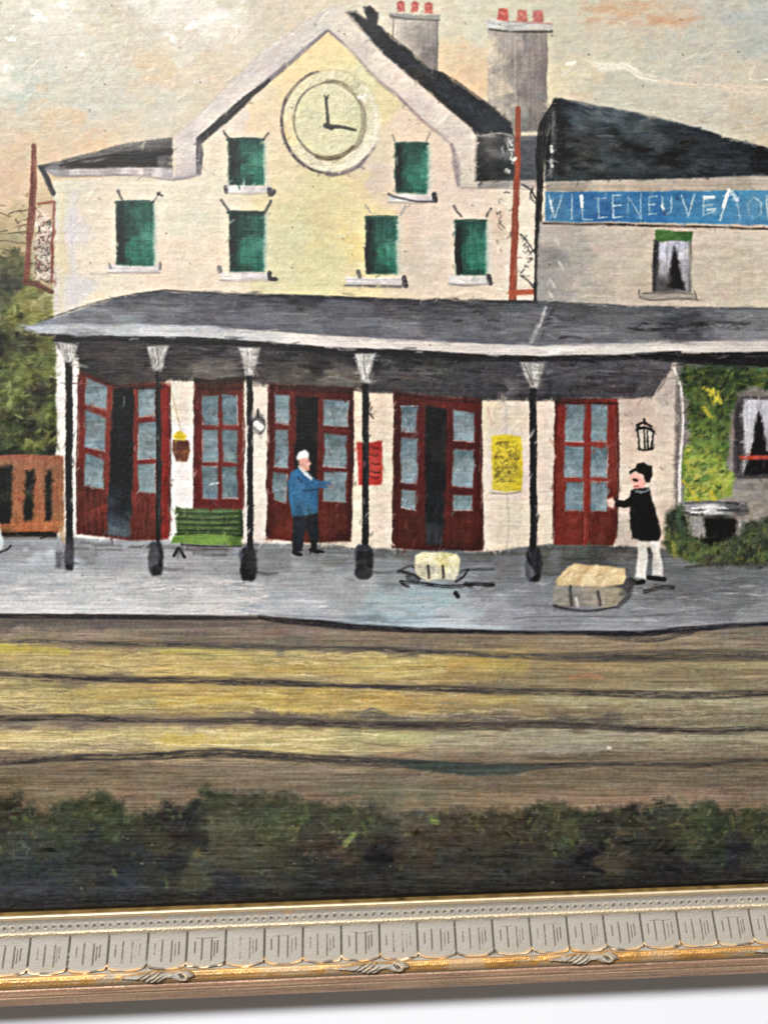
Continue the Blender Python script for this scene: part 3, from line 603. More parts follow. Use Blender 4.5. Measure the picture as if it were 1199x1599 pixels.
bars([[(658, 634), (656, 800)], [(702, 640), (701, 780)]], 6, (88, 24, 26))
stroke([(617, 640), (615, 740), (615, 850)], 3, (130, 80, 60), .45, .9, 2)
D5 = part('painted_door', None, 'painted brighter red door nearest the lantern')
region(D5, [(866, 622), (964, 622), (966, 700), (962, 840), (958, 854), (866, 852), (862, 800), (866, 700)], [(872,660,(133,40,32)),(870,760,(135,50,37)),(870,820,(124,38,30)),(900,830,(120,36,28)),(916,700,(129,46,37)),(930,830,(106,35,26)),(956,660,(135,44,35)),(955,740,(135,58,45)),(945,840,(100,38,28)),(910,625,(100,33,28)),(950,800,(108,38,28))], soft=2, wob=1, var=11, streak='v', h=.6)
for c0, c1 in ((882, 911), (922, 948)):
    for r0, r1 in ((631, 690), (697, 746), (752, 798)):
        pane(D5, [(c0, r0), (c1, r0 + 1), (c1 - 1, r1), (c0, r1 - 1)], 2)
bars([[(917, 628), (918, 720), (914, 850)]], 8, (138, 44, 36)); bars([[(880, 693), (950, 694)], [(880, 749), (950, 750)]], 4, (150, 52, 44))
stroke([(960, 650), (963, 740), (960, 800)], 4, (120, 90, 80), .5, .8, 3)

for q in ([(305, 596), (303, 700), (303, 792)], [(380, 600), (381, 700), (380, 790)], [(420, 604), (418, 720), (417, 836)], [(551, 610), (551, 720), (548, 838)], [(615, 618), (615, 720), (613, 846)], [(751, 626), (752, 740), (755, 850)], [(867, 628), (866, 740), (863, 840)], [(964, 630), (965, 720), (962, 840)], [(124, 586), (121, 700), (120, 826)], [(266, 606), (266, 720), (265, 836)]):
    stroke(q, 3, (62, 22, 20), .75, .7, 1.6)
for q in ([(310, 606), (345, 608), (376, 606)], [(424, 604), (480, 610), (548, 612)], [(618, 616), (680, 624), (748, 628)], [(868, 628), (910, 630), (960, 630)], [(150, 592), (200, 606), (256, 604)]):
    stroke(q, 4, (54, 24, 22), .7, .7, 2)
for q in ([(128, 580), (180, 600), (250, 606)], [(265, 592), (385, 594)], [(392, 600), (500, 606), (606, 612)], [(606, 612), (750, 624)], [(750, 624), (860, 624), (1016, 619)]):
    stroke(q, 5, (46, 42, 42), .6, .8, 3)
stroke([(86, 530), (240, 531), (400, 540), (600, 553), (830, 562), (1050, 556)], 8, (36, 36, 40), .7, .7, 3)

# ---------------------------------------------------------------- small things on the wall
p = part('painted_flower_basket', None, 'painted brown hanging basket with yellow flowers')
stroke([(264, 600), (272, 625), (282, 672)], 1.6, (170, 130, 80), .8, .5)
region(p, [(270, 686), (294, 688), (297, 704), (292, 721), (276, 721), (269, 706)], [(280,695,(112,62,40)),(288,712,(132,74,44)),(276,714,(92,52,34))], soft=1.8, wob=1, var=14, h=.8)
stroke([(272, 705), (284, 708), (295, 702)], 4, (150, 86, 52), .7, .6)
region(part('flowers', p), [(270, 680), (278, 673), (284, 674), (291, 680), (288, 687), (272, 686)], [(275,682,(206,180,50)),(284,678,(226,192,30))], soft=2, wob=2, var=16, h=1)
p = part('painted_wall_lamp', None, 'painted small round lamp beside a column')
region(p, ell(404, 662, 11, 18, n=18)[:-1], (140, 136, 134), soft=3, wob=2, var=16)
stroke(ell(404, 664, 9, 13, 200, 440, 20), 3, (60, 58, 60), .8, .7, 1.8, pid=p); stroke([(403, 640), (404, 650)], 4, (60, 56, 56), .8)
stroke([(401, 662), (407, 667)], 11, (228, 224, 218), .9, .4, 2, h=1)
p = part('painted_poster', None, 'painted red poster behind a column')
region(p, [(557, 691), (576, 690), (597, 689), (597, 757), (578, 758), (560, 757), (558, 720)], [(565,710,(184,52,44)),(585,700,(176,50,40)),(588,730,(190,60,52)),(580,750,(186,48,40))], soft=1.8, wob=.5, var=12, h=.7)
for y in (697, 709, 722, 735, 744): stroke([(577 + rng.uniform(0, 3), y), (586, y + 3), (592 + rng.uniform(-3, 2), y + rng.uniform(-1, 3))], 2.2, (84, 28, 26), .7, .5)
stroke([(788, 622), (790, 650), (790, 690)], 6, (196, 186, 172), .7, .6, 3); stroke([(761, 636), (768, 664)], 1.6, (196, 120, 100), .7)
stroke([(792, 772), (793, 830), (790, 865)], 3, (176, 160, 150), .6, .6, 2)
p = part('painted_poster', None, 'painted yellow notice covered in dark scribble')
region(p, [(767, 681), (790, 679), (814, 681), (816, 720), (813, 766), (790, 768), (768, 764)], [(775,690,(230,206,44)),(800,700,(222,196,36)),(790,740,(208,186,44)),(808,750,(216,192,40)),(780,760,(214,192,60))], soft=1.8, wob=1, var=14, h=.9)
scribble(772, 690, 811, 752, 60, 2, [(130,112,36),(150,132,40),(112,98,36)], .6, 3, 9)
stroke([(768, 769), (790, 771), (812, 768)], 2.4, (120, 110, 70), .7, .6)
p = part('painted_lantern', None, 'painted black wall lantern above the man in black')
region(p, [(994, 670), (1016, 670), (1020, 676), (1016, 702), (998, 702)], (206, 196, 176), soft=2, var=10, h=.6)
for q in ([(1005, 654), (1007, 662)], [(994, 664), (1006, 660), (1016, 666)], [(993, 671), (1006, 668), (1020, 674)], [(995, 672), (998, 702)], [(1019, 675), (1016, 702)], [(1005, 672), (1006, 700)], [(1010, 674), (1011, 700)], [(998, 702), (1008, 703), (1018, 700)], [(994, 668), (1016, 670)]):
    stroke(q, 4 if q[0][1] < 672 else 3, (26, 24, 24), .95, .4, 1.6, pid=p)
for x, y in ((975, 646), (1040, 628), (1030, 730), (985, 660)): stroke([(x, y), (x + 3, y + 3)], 2.4, (130, 110, 100), .6)

# ---------------------------------------------------------------- right: lower wing, vine, window
LW = part('painted_wall', None, 'painted shaded grey wall behind the vine')
region(LW, [(1056, 545), (1345, 540), (1345, 840), (1050, 840)], [(1075,640,(120,112,104)),(1075,700,(128,120,112)),(1140,640,(120,112,104)),(1160,780,(150,142,134)),(1199,770,(148,138,128)),(1199,800,(130,122,114)),(1150,800,(176,164,150)),(1180,820,(140,130,118)),(1199,620,(126,118,112)),(1300,760,(150,140,130)),(1300,620,(120,112,106))], soft=3, var=10, streak='m', h=.4)
RW = part('painted_window', None, 'painted curtained window with a red bar')
region(RW, [(1146, 620), (1250, 618), (1250, 750), (1144, 748)], [(1150,680,(66,62,64)),(1170,625,(84,78,76)),(1199,625,(100,94,92)),(1200,740,(70,66,66)),(1148,730,(84,78,78))], soft=2, var=10)
curtain_window(RW, 1160, 624, 1240, 744, (1182, 640), 1160, 1206)
stroke([(1172, 632), (1168, 690), (1158, 738)], [12, 9, 6], (200, 196, 198), .6, .9, 3); stroke([(1199, 634), (1199, 700)], 10, (196, 192, 194), .6, .9, 3)
stroke([(1152, 630), (1152, 740)], 6, (56, 54, 58), .7, .6, 3)
region(part('bar', RW), [(1152, 712), (1168, 711), (1250, 712), (1250, 718), (1170, 718), (1154, 718)], (172, 64, 50), soft=1.6, wob=.6, var=10, h=.8)
region(part('sill', RW), [(1140, 748), (1250, 748), (1250, 764), (1136, 766)], [(1150,756,(140,134,128)),(1199,752,(150,142,134)),(1190,762,(120,112,106))], soft=2, var=14, streak='h')
VN = part('painted_vine', None, 'painted yellow green vine climbing the shaded wall')
region(VN, [(1066, 570), (1345, 566), (1345, 606), (1199, 608), (1170, 604), (1148, 612), (1142, 650), (1138, 690), (1130, 730), (1145, 745), (1142, 775), (1110, 784), (1070, 782), (1062, 740), (1066, 700), (1080, 690), (1078, 640), (1066, 610)],
       [(1080,590,(53,71,41)),(1120,590,(48,71,39)),(1160,590,(40,65,37)),(1190,605,(35,63,35)),(1199,580,(73,100,59)),(1100,620,(119,131,50)),(1130,630,(64,87,41)),(1110,650,(101,122,46)),(1085,650,(59,82,39)),(1125,670,(84,107,48)),(1095,690,(114,140,59)),(1075,700,(128,157,74)),(1120,700,(75,102,46)),(1085,720,(130,159,65)),(1110,730,(150,175,63)),(1135,745,(150,175,61)),(1080,740,(99,135,52)),(1110,755,(169,188,59)),(1085,770,(180,184,61)),(1130,770,(139,164,59)),(1068,760,(101,135,81)),(1280,590,(44,67,39))],
       soft=4, wob=4, var=20, streak='d', chroma=8, h=.8)
dabs([(1070, 575), (1199, 575), (1199, 602), (1145, 606), (1135, 690), (1075, 690)], 240, 10, 5, 40, 60, [(54,64,34),(84,98,42),(36,44,26),(112,120,50),(96,104,42)], .8, 10, .5, 1, clip=False)
dabs([(1068, 695), (1130, 695), (1142, 750), (1135, 778), (1068, 778)], 170, 13, 5, 30, 50, [(128,146,60),(108,130,48),(150,162,60),(92,114,44),(172,176,56)], .8, 10, .5, 1.1)
for q in ([(1098, 606), (1112, 612)], [(1106, 616), (1122, 626)], [(1098, 636), (1108, 652)], [(1112, 608), (1114, 626)], [(1066, 752), (1082, 770)], [(1078, 764), (1092, 786)], [(1110, 768), (1118, 786)], [(1120, 612), (1124, 630)]):
    stroke(q, 6, (196, 182, 48), .85, .5, 2, h=1.2)
stroke([(1052, 576), (1062, 605), (1065, 660), (1061, 720), (1060, 800)], [3, 4, 5, 4.5, 4], (240, 232, 220), .95, .5, 1.8, h=1.2)
SB = part('painted_stone_table', None, 'painted stone table under the vine')
region(SB, [(1060, 786), (1100, 782), (1164, 784), (1171, 798), (1168, 806), (1120, 806), (1080, 806), (1066, 800)], [(1075,792,(150,148,146)),(1110,794,(206,204,202)),(1150,792,(90,90,90)),(1140,802,(120,120,118)),(1085,802,(80,80,78))], soft=2, wob=1.4, var=22, streak='h', h=.9)
for q in ([(1070, 786), (1110, 784), (1160, 788)], [(1066, 800), (1100, 806), (1160, 806)], [(1120, 797), (1160, 796)]): stroke(q, 3.4, (52, 52, 52), .8, .7, 2)
for q in ([(1080, 794), (1110, 792), (1135, 794)], [(1078, 800), (1105, 799)]): stroke(q, 3, (228, 226, 224), .8, .6, 1.6, h=1.2)
region(part('leg', SB), [(1076, 806), (1098, 806), (1096, 840), (1080, 838)], (150, 146, 142), soft=3, wob=1.4, var=16, streak='v')
region(part('leg', SB), [(1150, 806), (1166, 806), (1160, 832), (1150, 836)], (140, 138, 132), soft=3, wob=1.4, var=16, streak='v')
region(part('shadow_recess', SB), [(1098, 808), (1150, 808), (1148, 838), (1136, 848), (1102, 838)], (28, 28, 28), soft=4, wob=2, var=10)

dabs([(1068, 600), (1132, 600), (1130, 770), (1068, 778)], 90, 9, 4, 40, 60, [(58,82,38),(72,100,42),(46,66,32),(92,120,48)], .7, 8, .5, 1)
dabs([(1070, 690), (1140, 740), (1138, 776), (1068, 778)], 60, 10, 5, 35, 50, [(170,178,74),(192,186,70),(150,168,66),(176,182,90)], .8, 8, .5, 1.2)
# ---------------------------------------------------------------- platform
PF = part('painted_platform', None, 'painted grey station platform')
pfs = [(20,850,(141,143,148)),(60,870,(181,188,198)),(20,900,(168,172,177)),(110,855,(129,131,135)),(180,870,(154,156,163)),(150,920,(191,193,193)),(50,940,(202,202,204)),(200,945,(197,198,200)),(300,890,(158,157,161)),(330,940,(191,190,190)),(350,865,(145,147,150)),(420,870,(124,127,129)),
 (420,930,(164,167,173)),(480,900,(154,156,160)),(470,945,(176,179,185)),(560,880,(120,124,129)),(540,930,(162,164,166)),(600,940,(164,183,189)),(680,935,(154,179,185)),(620,895,(131,136,140)),(640,965,(162,185,196)),(580,972,(122,140,150)),(700,960,(182,189,196)),
 (760,900,(118,121,127)),(740,890,(129,131,138)),(780,950,(154,155,163)),(810,880,(112,116,123)),(850,930,(128,131,138)),(950,970,(143,146,154)),(860,970,(131,133,140)),(900,868,(87,88,83)),(1000,880,(110,113,113)),(1060,930,(108,110,114)),(1120,900,(102,105,108)),(1150,950,(122,125,129)),(1199,960,(137,140,144)),
 (960,862,(70,69,64)),(1060,960,(131,133,140)),(600,860,(106,105,104)),(520,862,(114,115,115)),(760,865,(97,99,98)),(-80,900,(169,171,175)),(1300,920,(114,117,121))]
region(PF, [(X0 - 5, 836), (100, 838), (260, 846), (420, 848), (560, 856), (760, 862), (850, 850), (960, 852), (1050, 858), (X1 + 5, 868), (X1 + 5, 984), (1199, 977), (1000, 992), (800, 988), (600, 984), (500, 968), (410, 964), (300, 961), (X0 - 5, 960)], pfs, soft=2.4, wob=1, var=10, streak='h', chroma=4, h=.5, ani=(2, 1))
dabs(rect(X0, 860, X1, 975), 1100, 34, 3, 0, 7, None, .55, 10, .8, .6, only=[PF])
dabs(rect(0, 900, 420, 955), 90, 36, 4, 0, 6, [(208,202,200),(198,194,196),(214,208,204)], .55, 5, .8, .8, only=[PF])
dabs(rect(590, 925, 760, 965), 40, 34, 4, 0, 6, [(164,182,186),(184,186,190)], .5, 5, .8, .7, only=[PF])
dabs([(0, 905), (420, 905), (420, 958), (0, 958)], 60, 40, 3, 0, 5, [(222,218,218),(214,208,206)], .7, 4, .8, 1, only=[PF])
dabs(rect(420, 900, 1199, 975), 130, 40, 2.6, 0, 5, [(176,174,178),(160,158,164),(188,186,188)], .55, 5, .85, .9, only=[PF])
for x0, x1, y in ((90, 270, 850), (262, 420, 852), (400, 560, 852), (545, 770, 862), (740, 870, 862), (840, 1000, 858), (960, 1050, 862)):
    for _ in range(7):
        x = rng.uniform(x0, x1); yy = y + rng.uniform(-3, 9)
        stroke([(x - 22, yy), (x + 22, yy + 1)], 3.5, (86, 80, 78), .5, .8, 2.4)
stroke([(-130, 956), (100, 957), (250, 957), (400, 959)], 3, (206, 198, 196), .7, .6, 2)
region(part('painted_bush', None, 'painted dark green bushes beside the stone table'), [(1040, 806), (1056, 790), (1070, 800), (1078, 836), (1110, 850), (1150, 836), (1170, 812), (1220, 806), (1345, 806), (1345, 884), (1199, 882), (1090, 884), (1040, 862), (1034, 830)],
       [(1050,815,(58,70,50)),(1050,850,(92,100,52)),(1080,855,(80,96,56)),(1110,865,(84,108,52)),(1150,850,(66,76,52)),(1190,825,(70,78,58)),(1199,860,(56,62,46)),(1120,880,(76,74,56)),(1060,835,(66,78,50)),(1290,840,(64,72,50))], soft=5, wob=4, var=16, streak='i', chroma=6, h=.6)
dabs([(1036, 815), (1080, 845), (1150, 845), (1199, 815), (1199, 880), (1060, 875)], 150, 9, 5, 60, 60, [(58,76,44),(96,112,56),(44,52,38),(84,116,50),(110,106,52)], .6, 10, .5, .9)
stroke([(1050, 848), (1054, 868)], 6, (168, 156, 60), .7, .6, 3); stroke([(1062, 792), (1058, 806), (1064, 826)], 8, (66, 92, 66), .8, .6, 3)
stroke([(1070, 886), (1130, 880), (1199, 882), (1330, 880)], [4, 5, 7, 7], (64, 60, 56), .7, .7, 3)

# ---------------------------------------------------------------- fence at the left
FN = part('painted_fence', None, 'painted brown wooden fence by the station')
region(FN, [(X0 - 5, 722), (0, 712), (30, 710), (100, 712), (101, 790), (98, 830), (40, 832), (X0 - 5, 836)], [(0,718,(150,96,66)),(60,718,(154,92,64)),(95,740,(142,92,62)),(95,800,(150,98,62)),(30,780,(150,90,58)),(62,780,(154,88,58)),(30,825,(168,92,52)),(70,822,(172,96,54)),(10,825,(120,80,48)),(-80,780,(160,90,54))], soft=2, wob=1.2, var=14, streak='v', h=.7)
FG = part('gap', FN)
for gx0, gx1, gy0, gy1 in ((-4, 19, 728, 818), (38, 55, 732, 813), (70, 83, 732, 814), (-34, -18, 730, 816), (-66, -50, 730, 816), (-100, -84, 730, 816)):
    region(FG, [(gx0 + 2, gy0 + 3), (gx1, gy0), (gx1 - 1, gy1 - 12), (gx1 - 4, gy1), (gx0, gy1)], [(gx0 + 5, gy0 + 20, (36, 34, 30)), (gx0 + 8, gy1 - 20, (24, 28, 28)), (gx1 - 3, gy0 + 40, (54, 50, 34))], soft=3, wob=1.6, var=12, streak='v', h=.3)
stroke([(0, 714), (40, 712), (98, 716)], 5, (150, 78, 50), .6, .8, 2); stroke([(0, 822), (60, 819), (98, 818)], 6, (188, 104, 60), .5, .8, 2)
stroke([(8, 838), (50, 838), (86, 838)], 7, (96, 78, 56), .6, .7, 4); stroke([(97, 820), (100, 846)], 9, (168, 132, 84), .7, .6, 3)
region(part('painted_cloth', None, 'painted pale cloth cut by the left edge of the view'), [(X0, 800), (-2, 806), (2, 830), (7, 846), (4, 858), (X0, 862)], (204, 214, 212), soft=2.4, var=10, h=.8)
stroke([(0, 862), (12, 858), (18, 852)], 3.4, (50, 50, 56), .8, .6)

# ---------------------------------------------------------------- canopy roof and fascia
region(SF, [(38, 513), (90, 494), (160, 472), (200, 461), (242, 455), (330, 457), (400, 459), (560, 465), (680, 468), (845, 470), (1000, 478), (1199, 481), (1345, 482), (1345, 536), (1000, 538), (830, 544), (650, 534), (500, 524), (380, 514), (240, 510), (100, 512), (44, 518)],
       [(70,508,(138,141,151)),(120,490,(121,124,131)),(180,475,(92,93,100)),(230,462,(79,82,87)),(250,480,(110,113,118)),(200,500,(136,139,147)),(300,470,(88,89,98)),(320,490,(92,91,100)),(400,470,(72,71,78)),(400,500,(105,106,116)),(470,466,(48,49,56)),(500,490,(85,86,94)),(480,505,(112,115,122)),(560,500,(101,102,111)),(600,475,(72,71,76)),(640,485,(88,86,92)),(640,520,(114,115,122)),(700,480,(68,67,72)),(740,495,(85,86,92)),(760,520,(105,106,114)),(820,500,(107,108,116)),(800,475,(83,84,89)),(870,490,(81,82,87)),(900,500,(92,93,98)),(960,485,(101,102,105)),(1000,500,(92,93,98)),(1060,510,(66,67,74)),(1100,490,(107,108,111)),(1180,490,(114,115,118)),(1180,520,(129,128,133)),(1000,528,(123,124,129)),(900,528,(116,117,125)),(1280,505,(110,111,116))],
       soft=1.8, wob=.8, var=13, streak='h', chroma=4, h=.6, ani=(2.2, 1))
dabs([(90, 500), (240, 460), (845, 475), (1199, 485), (1199, 525), (830, 535), (400, 510), (100, 508)], 700, 32, 3, -2, 8, None, .55, 12, .75, .7, only=[SF])
stroke([(60, 503), (150, 473), (240, 455), (330, 457), (400, 461), (480, 463), (600, 467), (690, 469), (840, 472)], [2, 2, 2.5, 3, 5, 5, 4, 3, 3], (40, 38, 42), .7, .6, 2)
stroke([(850, 470), (1000, 479), (1199, 482)], 2, (60, 58, 58), .6, .7)
for x, y, l in ((630, 482, 10), (650, 486, 9), (715, 502, 6), (745, 488, 7), (770, 500, 8), (660, 480, 6), (735, 478, 9), (850, 500, 10), (870, 512, 14), (890, 528, 16), (862, 495, 9), (885, 498, 12), (780, 512, 8)):
    stroke([(x - l, y), (x, y + rng.uniform(-3, 3)), (x + l, y + rng.uniform(-2, 2))], 3.4, (44, 42, 46), .7, .7, 2)
stroke([(980, 512), (1010, 516), (1060, 512), (1110, 504), (1170, 506)], [3, 7, 6, 7, 4], (50, 48, 52), .75, .8, 2.4)
for x in range(990, 1160, 11): stroke([(x, 509 + rng.uniform(-5, 5)), (x + 9, 510 + rng.uniform(-5, 5))], 2, (30, 28, 32), .7, .6)
FA = part('fascia', SF)
region(FA, [(40, 509), (100, 506), (240, 507), (330, 509), (400, 516), (500, 523), (650, 532), (740, 536), (830, 540), (930, 537), (1050, 534), (1199, 531), (1345, 530), (1345, 548), (1199, 549), (1000, 553), (830, 557), (740, 553), (640, 548), (500, 541), (400, 533), (300, 527), (200, 526), (100, 524), (60, 520)],
       [(60,513,(176,182,188)),(120,512,(186,192,198)),(120,521,(130,134,138)),(200,515,(176,182,186)),(260,518,(196,198,202)),(330,516,(172,174,180)),(330,524,(186,184,186)),(400,524,(196,194,196)),(480,530,(214,206,200)),(560,536,(206,196,190)),(640,540,(210,200,192)),(720,545,(204,194,188)),(790,547,(206,198,194)),(860,548,(210,206,200)),(950,546,(204,198,192)),(1050,542,(206,198,190)),(1130,540,(198,190,184)),(1199,538,(188,180,176))], soft=2, wob=.6, var=8, streak='h', h=1.0, ani=(2, 1))
dabs([(50, 512), (240, 510), (400, 518), (830, 542), (1199, 533), (1199, 546), (830, 553), (400, 530), (60, 518)], 160, 36, 3, -2, 4, None, .6, 10, .8, 1.1, only=[FA])
stroke([(60, 522), (110, 525), (200, 527), (300, 528), (400, 535), (500, 543), (640, 550), (740, 555), (830, 558), (1000, 554), (1060, 552)], [3, 4, 3, 4, 4, 5, 6, 6, 4, 5, 6], (42, 40, 44), .85, .5, 2)
stroke([(1000, 556), (1060, 560), (1199, 560), (1340, 558)], [4, 20, 23, 22], (34, 32, 34), .97, .3, 2.4, pid=ST)
stroke([(1060, 556), (1199, 555)], 4, (62, 60, 62), .6, .7, 2); stroke([(1062, 571), (1130, 574), (1199, 573)], 4, (84, 80, 76), .5, .7, 3)
stroke([(852, 480), (845, 500), (828, 534)], [4, 6, 8], (170, 168, 168), .85, .7, 2.4, h=1); stroke([(866, 478), (858, 496), (846, 528)], 6, (58, 56, 58), .7, .7, 3)
stroke([(560, 533), (640, 537)], 2, (230, 224, 218), .7, .6, 1.5, h=1.2); stroke([(845, 544), (860, 548), (900, 545)], 5, (226, 222, 218), .7, .6, 2, h=1.2)

# ---------------------------------------------------------------- columns
def column(px, top, capw, py0, py1, pw, base, c=(34, 34, 40), label=None):
    q = part('painted_column', None, label)
    stroke([(px, py0), (px + .5, (py0 + py1) / 2), (px + .5, py1)], pw, c, .97, .25, 1.6, pid=q, jit=6)
    stroke([(px + pw * .28, py0 + 8), (px + pw * .28, py1 - 20)], 1.8, (84, 84, 92), .5, .8, 1.5)
    cp = part('capital', q)
    region(cp, [(px - capw, top), (px + capw, top), (px + capw * .8, top + 10), (px + 6, py0 + 3), (px - 6, py0 + 3), (px - capw * .75, top + 12)],
           [(px - capw * .5, top + 6, (196, 194, 190)), (px + capw * .5, top + 8, (150, 146, 142)), (px, top + 20, (190, 188, 184)), (px, py0 - 6, (166, 162, 158))], soft=2.2, wob=1.2, var=20, streak='v', h=1)
    for _ in range(6):
        x = px + rng.uniform(-capw, capw) * .8
        stroke([(x, top + 3), ((x + px) / 2, top + 18), (px + rng.normal(0, 2), py0 - 3)], 2.2, (224, 222, 216) if rng.random() < .6 else (96, 92, 90), .7, .7, 1.5, h=1.2)
    bx0, by0, bx1, by1 = base
    bp = part('base', q)
    m = (bx0 + bx1) / 2
    region(bp, [(m + (bx1 - bx0) / 2 * math.copysign(abs(math.cos(v)) ** .5, math.cos(v)) * .86, (by0 + by1) / 2 + (by1 - by0) / 2 * math.copysign(abs(math.sin(v)) ** .75, math.sin(v))) for v in np.radians(np.arange(0, 360, 20))],
           [(bx0 + 5, by0 + 20, (88, 88, 96)), (bx0 + 7, by1 - 20, (96, 98, 108)), (m, by0 + 20, (34, 34, 40)), (m + 5, by1 - 16, (28, 28, 34)), (bx1 - 5, by0 + 22, (48, 48, 54))], soft=2.4, wob=1.3, var=10, streak='v', h=.8)
    stroke([(bx1 - 2, by1 - 13), (bx1 + 12, by1 - 11), (bx1 + 30, by1 - 12)], [5, 3, 2], (70, 68, 72), .7, .7, 2)
    return q


column(108, 536, 16, 563, 848, 11, (100, 838, 118, 892), (24, 24, 30), 'painted column at the left corner of the canopy')
region(PF, [(84, 848), (100, 846), (101, 888), (88, 886)], [(92,856,(150,150,160)),(92,876,(108,108,118))], soft=3, wob=1.4, var=18, streak='v')
column(247, 540, 18, 576, 850, 7, (229, 846, 257, 900), (40, 34, 34), 'painted column in front of the left double door')
column(390, 542, 18, 584, 856, 9, (373, 854, 404, 907), (32, 32, 38), 'painted column at the right end of the bench')
column(570, 552, 17, 594, 852, 10, (551, 850, 585, 905), (34, 34, 38), 'painted column in front of the red poster')
column(832, 566, 20, 604, 856, 11, (818, 852, 848, 908), (34, 36, 44), 'painted column between the yellow notice and last door')
region(PF, rect(774, 868, 812, 902), (110, 108, 112), soft=3, wob=1.4, var=8, a=.7)

# ---------------------------------------------------------------- bench
BN = part('painted_bench', None, 'painted green slatted bench')
region(BN, [(273, 788), (284, 794), (330, 794), (376, 794), (380, 812), (380, 840), (276, 836), (274, 806)], [(290,800,(84,104,62)),(330,800,(74,94,54)),(370,805,(64,92,42)),(300,820,(72,104,46)),(340,825,(66,96,42)),(372,830,(54,82,38))], soft=2, wob=1, var=16, streak='h', h=.8)
for y in (801, 810, 819, 828): stroke([(278, y), (330, y + 1), (376, y + 1)], 2.6, (40, 58, 32), .9, .6, 1.5)
for y in (797, 806, 815, 824): stroke([(280, y), (330, y + 1), (372, y + 1)], 2.4, (112, 132, 80), .7, .6, 1.5)
stroke([(274, 834), (330, 834), (378, 836)], 3.5, (34, 46, 30), .85, .5, 1.6)
stroke([(377, 798), (379, 834)], 3.5, (40, 54, 34), .8, .6, 1.8)
region(part('seat', BN), [(272, 836), (320, 834), (378, 838), (378, 852), (320, 850), (268, 848)], [(290,842,(112,150,60)),(340,844,(116,152,62)),(370,846,(84,116,50))], soft=1.8, wob=1, var=14, streak='h', h=1)
stroke([(285, 850), (330, 853), (376, 853)], 3, (40, 44, 34), .8, .5)
for q in ([(279, 856), (272, 868)], [(281, 856), (289, 870)]): stroke(q, 4.5, (30, 30, 30), .9, .4, pid=part('leg', BN))
stroke([(304, 862), (330, 866), (352, 866)], 6, (84, 82, 80), .6, .7, 3)

# ---------------------------------------------------------------- figures
M1 = part('painted_person', None, 'painted man in a blue jacket and pale cap')
region(M1, [(458, 796), (496, 796), (498, 830), (494, 858), (486, 858), (482, 832), (476, 828), (472, 860), (458, 864), (456, 830)], [(468,806,(40,48,60)),(465,840,(30,38,52)),(490,820,(30,33,42)),(488,850,(28,34,44))], soft=2, wob=1, var=10, streak='v', h=.7)
stroke([(459, 862), (463, 865), (470, 866)], 6, (24, 24, 28), .95, .3, pid=M1); stroke([(486, 859), (495, 861), (504, 862)], 6, (22, 22, 26), .95, .3, pid=M1)
stroke([(500, 864), (545, 868)], 2, (176, 172, 168), .6, .6)
JK = part('jacket', M1)
region(JK, [(454, 738), (466, 731), (480, 736), (488, 745), (498, 756), (497, 780), (496, 802), (478, 806), (456, 806), (450, 780), (450, 752)],
       [(460,750,(46,104,152)),(456,780,(44,108,156)),(475,755,(34,84,128)),(485,775,(40,96,140)),(470,795,(52,104,140)),(488,795,(48,84,104)),(462,800,(40,84,120))], soft=2, wob=1, var=14, streak='v', h=.9)
stroke([(478, 744), (492, 754), (512, 757)], [12, 14, 9], (42, 96, 144), .95, .4, 1.8, pid=JK); stroke([(474, 766), (482, 766), (496, 764)], 3, (26, 56, 86), .7, .5)
stroke([(466, 746), (472, 752)], 3, (30, 50, 76), .7); stroke([(512, 758), (518, 760)], 5, (130, 110, 104), .7, .5)
p = part('head', M1); region(p, [(467, 716), (480, 713), (484, 720), (487, 724), (484, 727), (484, 735), (474, 736), (468, 728)], [(475,722,(228,172,156)),(481,730,(222,146,134)),(470,722,(196,140,128))], soft=1.8, wob=.6, var=10, h=1)
stroke([(465, 716), (467, 726)], 4, (96, 92, 90), .8, .5); stroke([(468, 729), (476, 737), (486, 746)], 5, (222, 218, 214), .85, .6, 1.8, h=1); stroke([(480, 720), (482, 721)], 2, (150, 90, 84), .6)
p = part('cap', M1); region(p, [(464, 714), (468, 706), (476, 703), (482, 707), (483, 715), (474, 715), (466, 718)], [(472,709,(226,224,222)),(479,712,(232,230,228)),(467,714,(126,124,124))], soft=1.8, wob=.8, var=14, h=1.1)

M2 = part('painted_person', None, 'painted man in a black coat and hat with white trousers')
region(M2, [(996, 842), (1008, 842), (1010, 870), (1007, 904), (990, 902), (994, 870)], [(1002,860,(212,206,196)),(999,890,(222,218,210))], soft=2, wob=1, var=14, streak='v', h=1)
region(M2, [(1016, 842), (1028, 842), (1032, 870), (1034, 900), (1018, 898), (1018, 870)], [(1023,860,(220,214,204)),(1026,890,(206,202,196))], soft=2, wob=1, var=14, streak='v', h=1)
p = part('coat', M2); region(p, [(984, 766), (994, 760), (1012, 762), (1018, 780), (1026, 806), (1032, 836), (1028, 844), (1000, 844), (986, 840), (983, 800)], [(1000,790,(16,16,18)),(1015,820,(14,14,16)),(990,830,(24,24,26))], soft=2, wob=1, var=6, streak='v', h=.8)
stroke([(990, 778), (976, 787), (959, 784)], [14, 12, 10], (16, 16, 18), .97, .2, 1.8, pid=p)
for q in ([(988, 796), (990, 806)], [(992, 808), (994, 822)], [(986, 820), (990, 832)]): stroke(q, 4, (54, 54, 56), .6, .8, 2)
stroke([(992, 766), (1002, 768), (1011, 765)], 4.5, (132, 134, 138), .85, .5, 1.8)
p = part('hand', M2); region(p, [(947, 780), (956, 776), (960, 784), (957, 794), (949, 790)], (226, 186, 172), soft=2, wob=1, var=12, h=1)
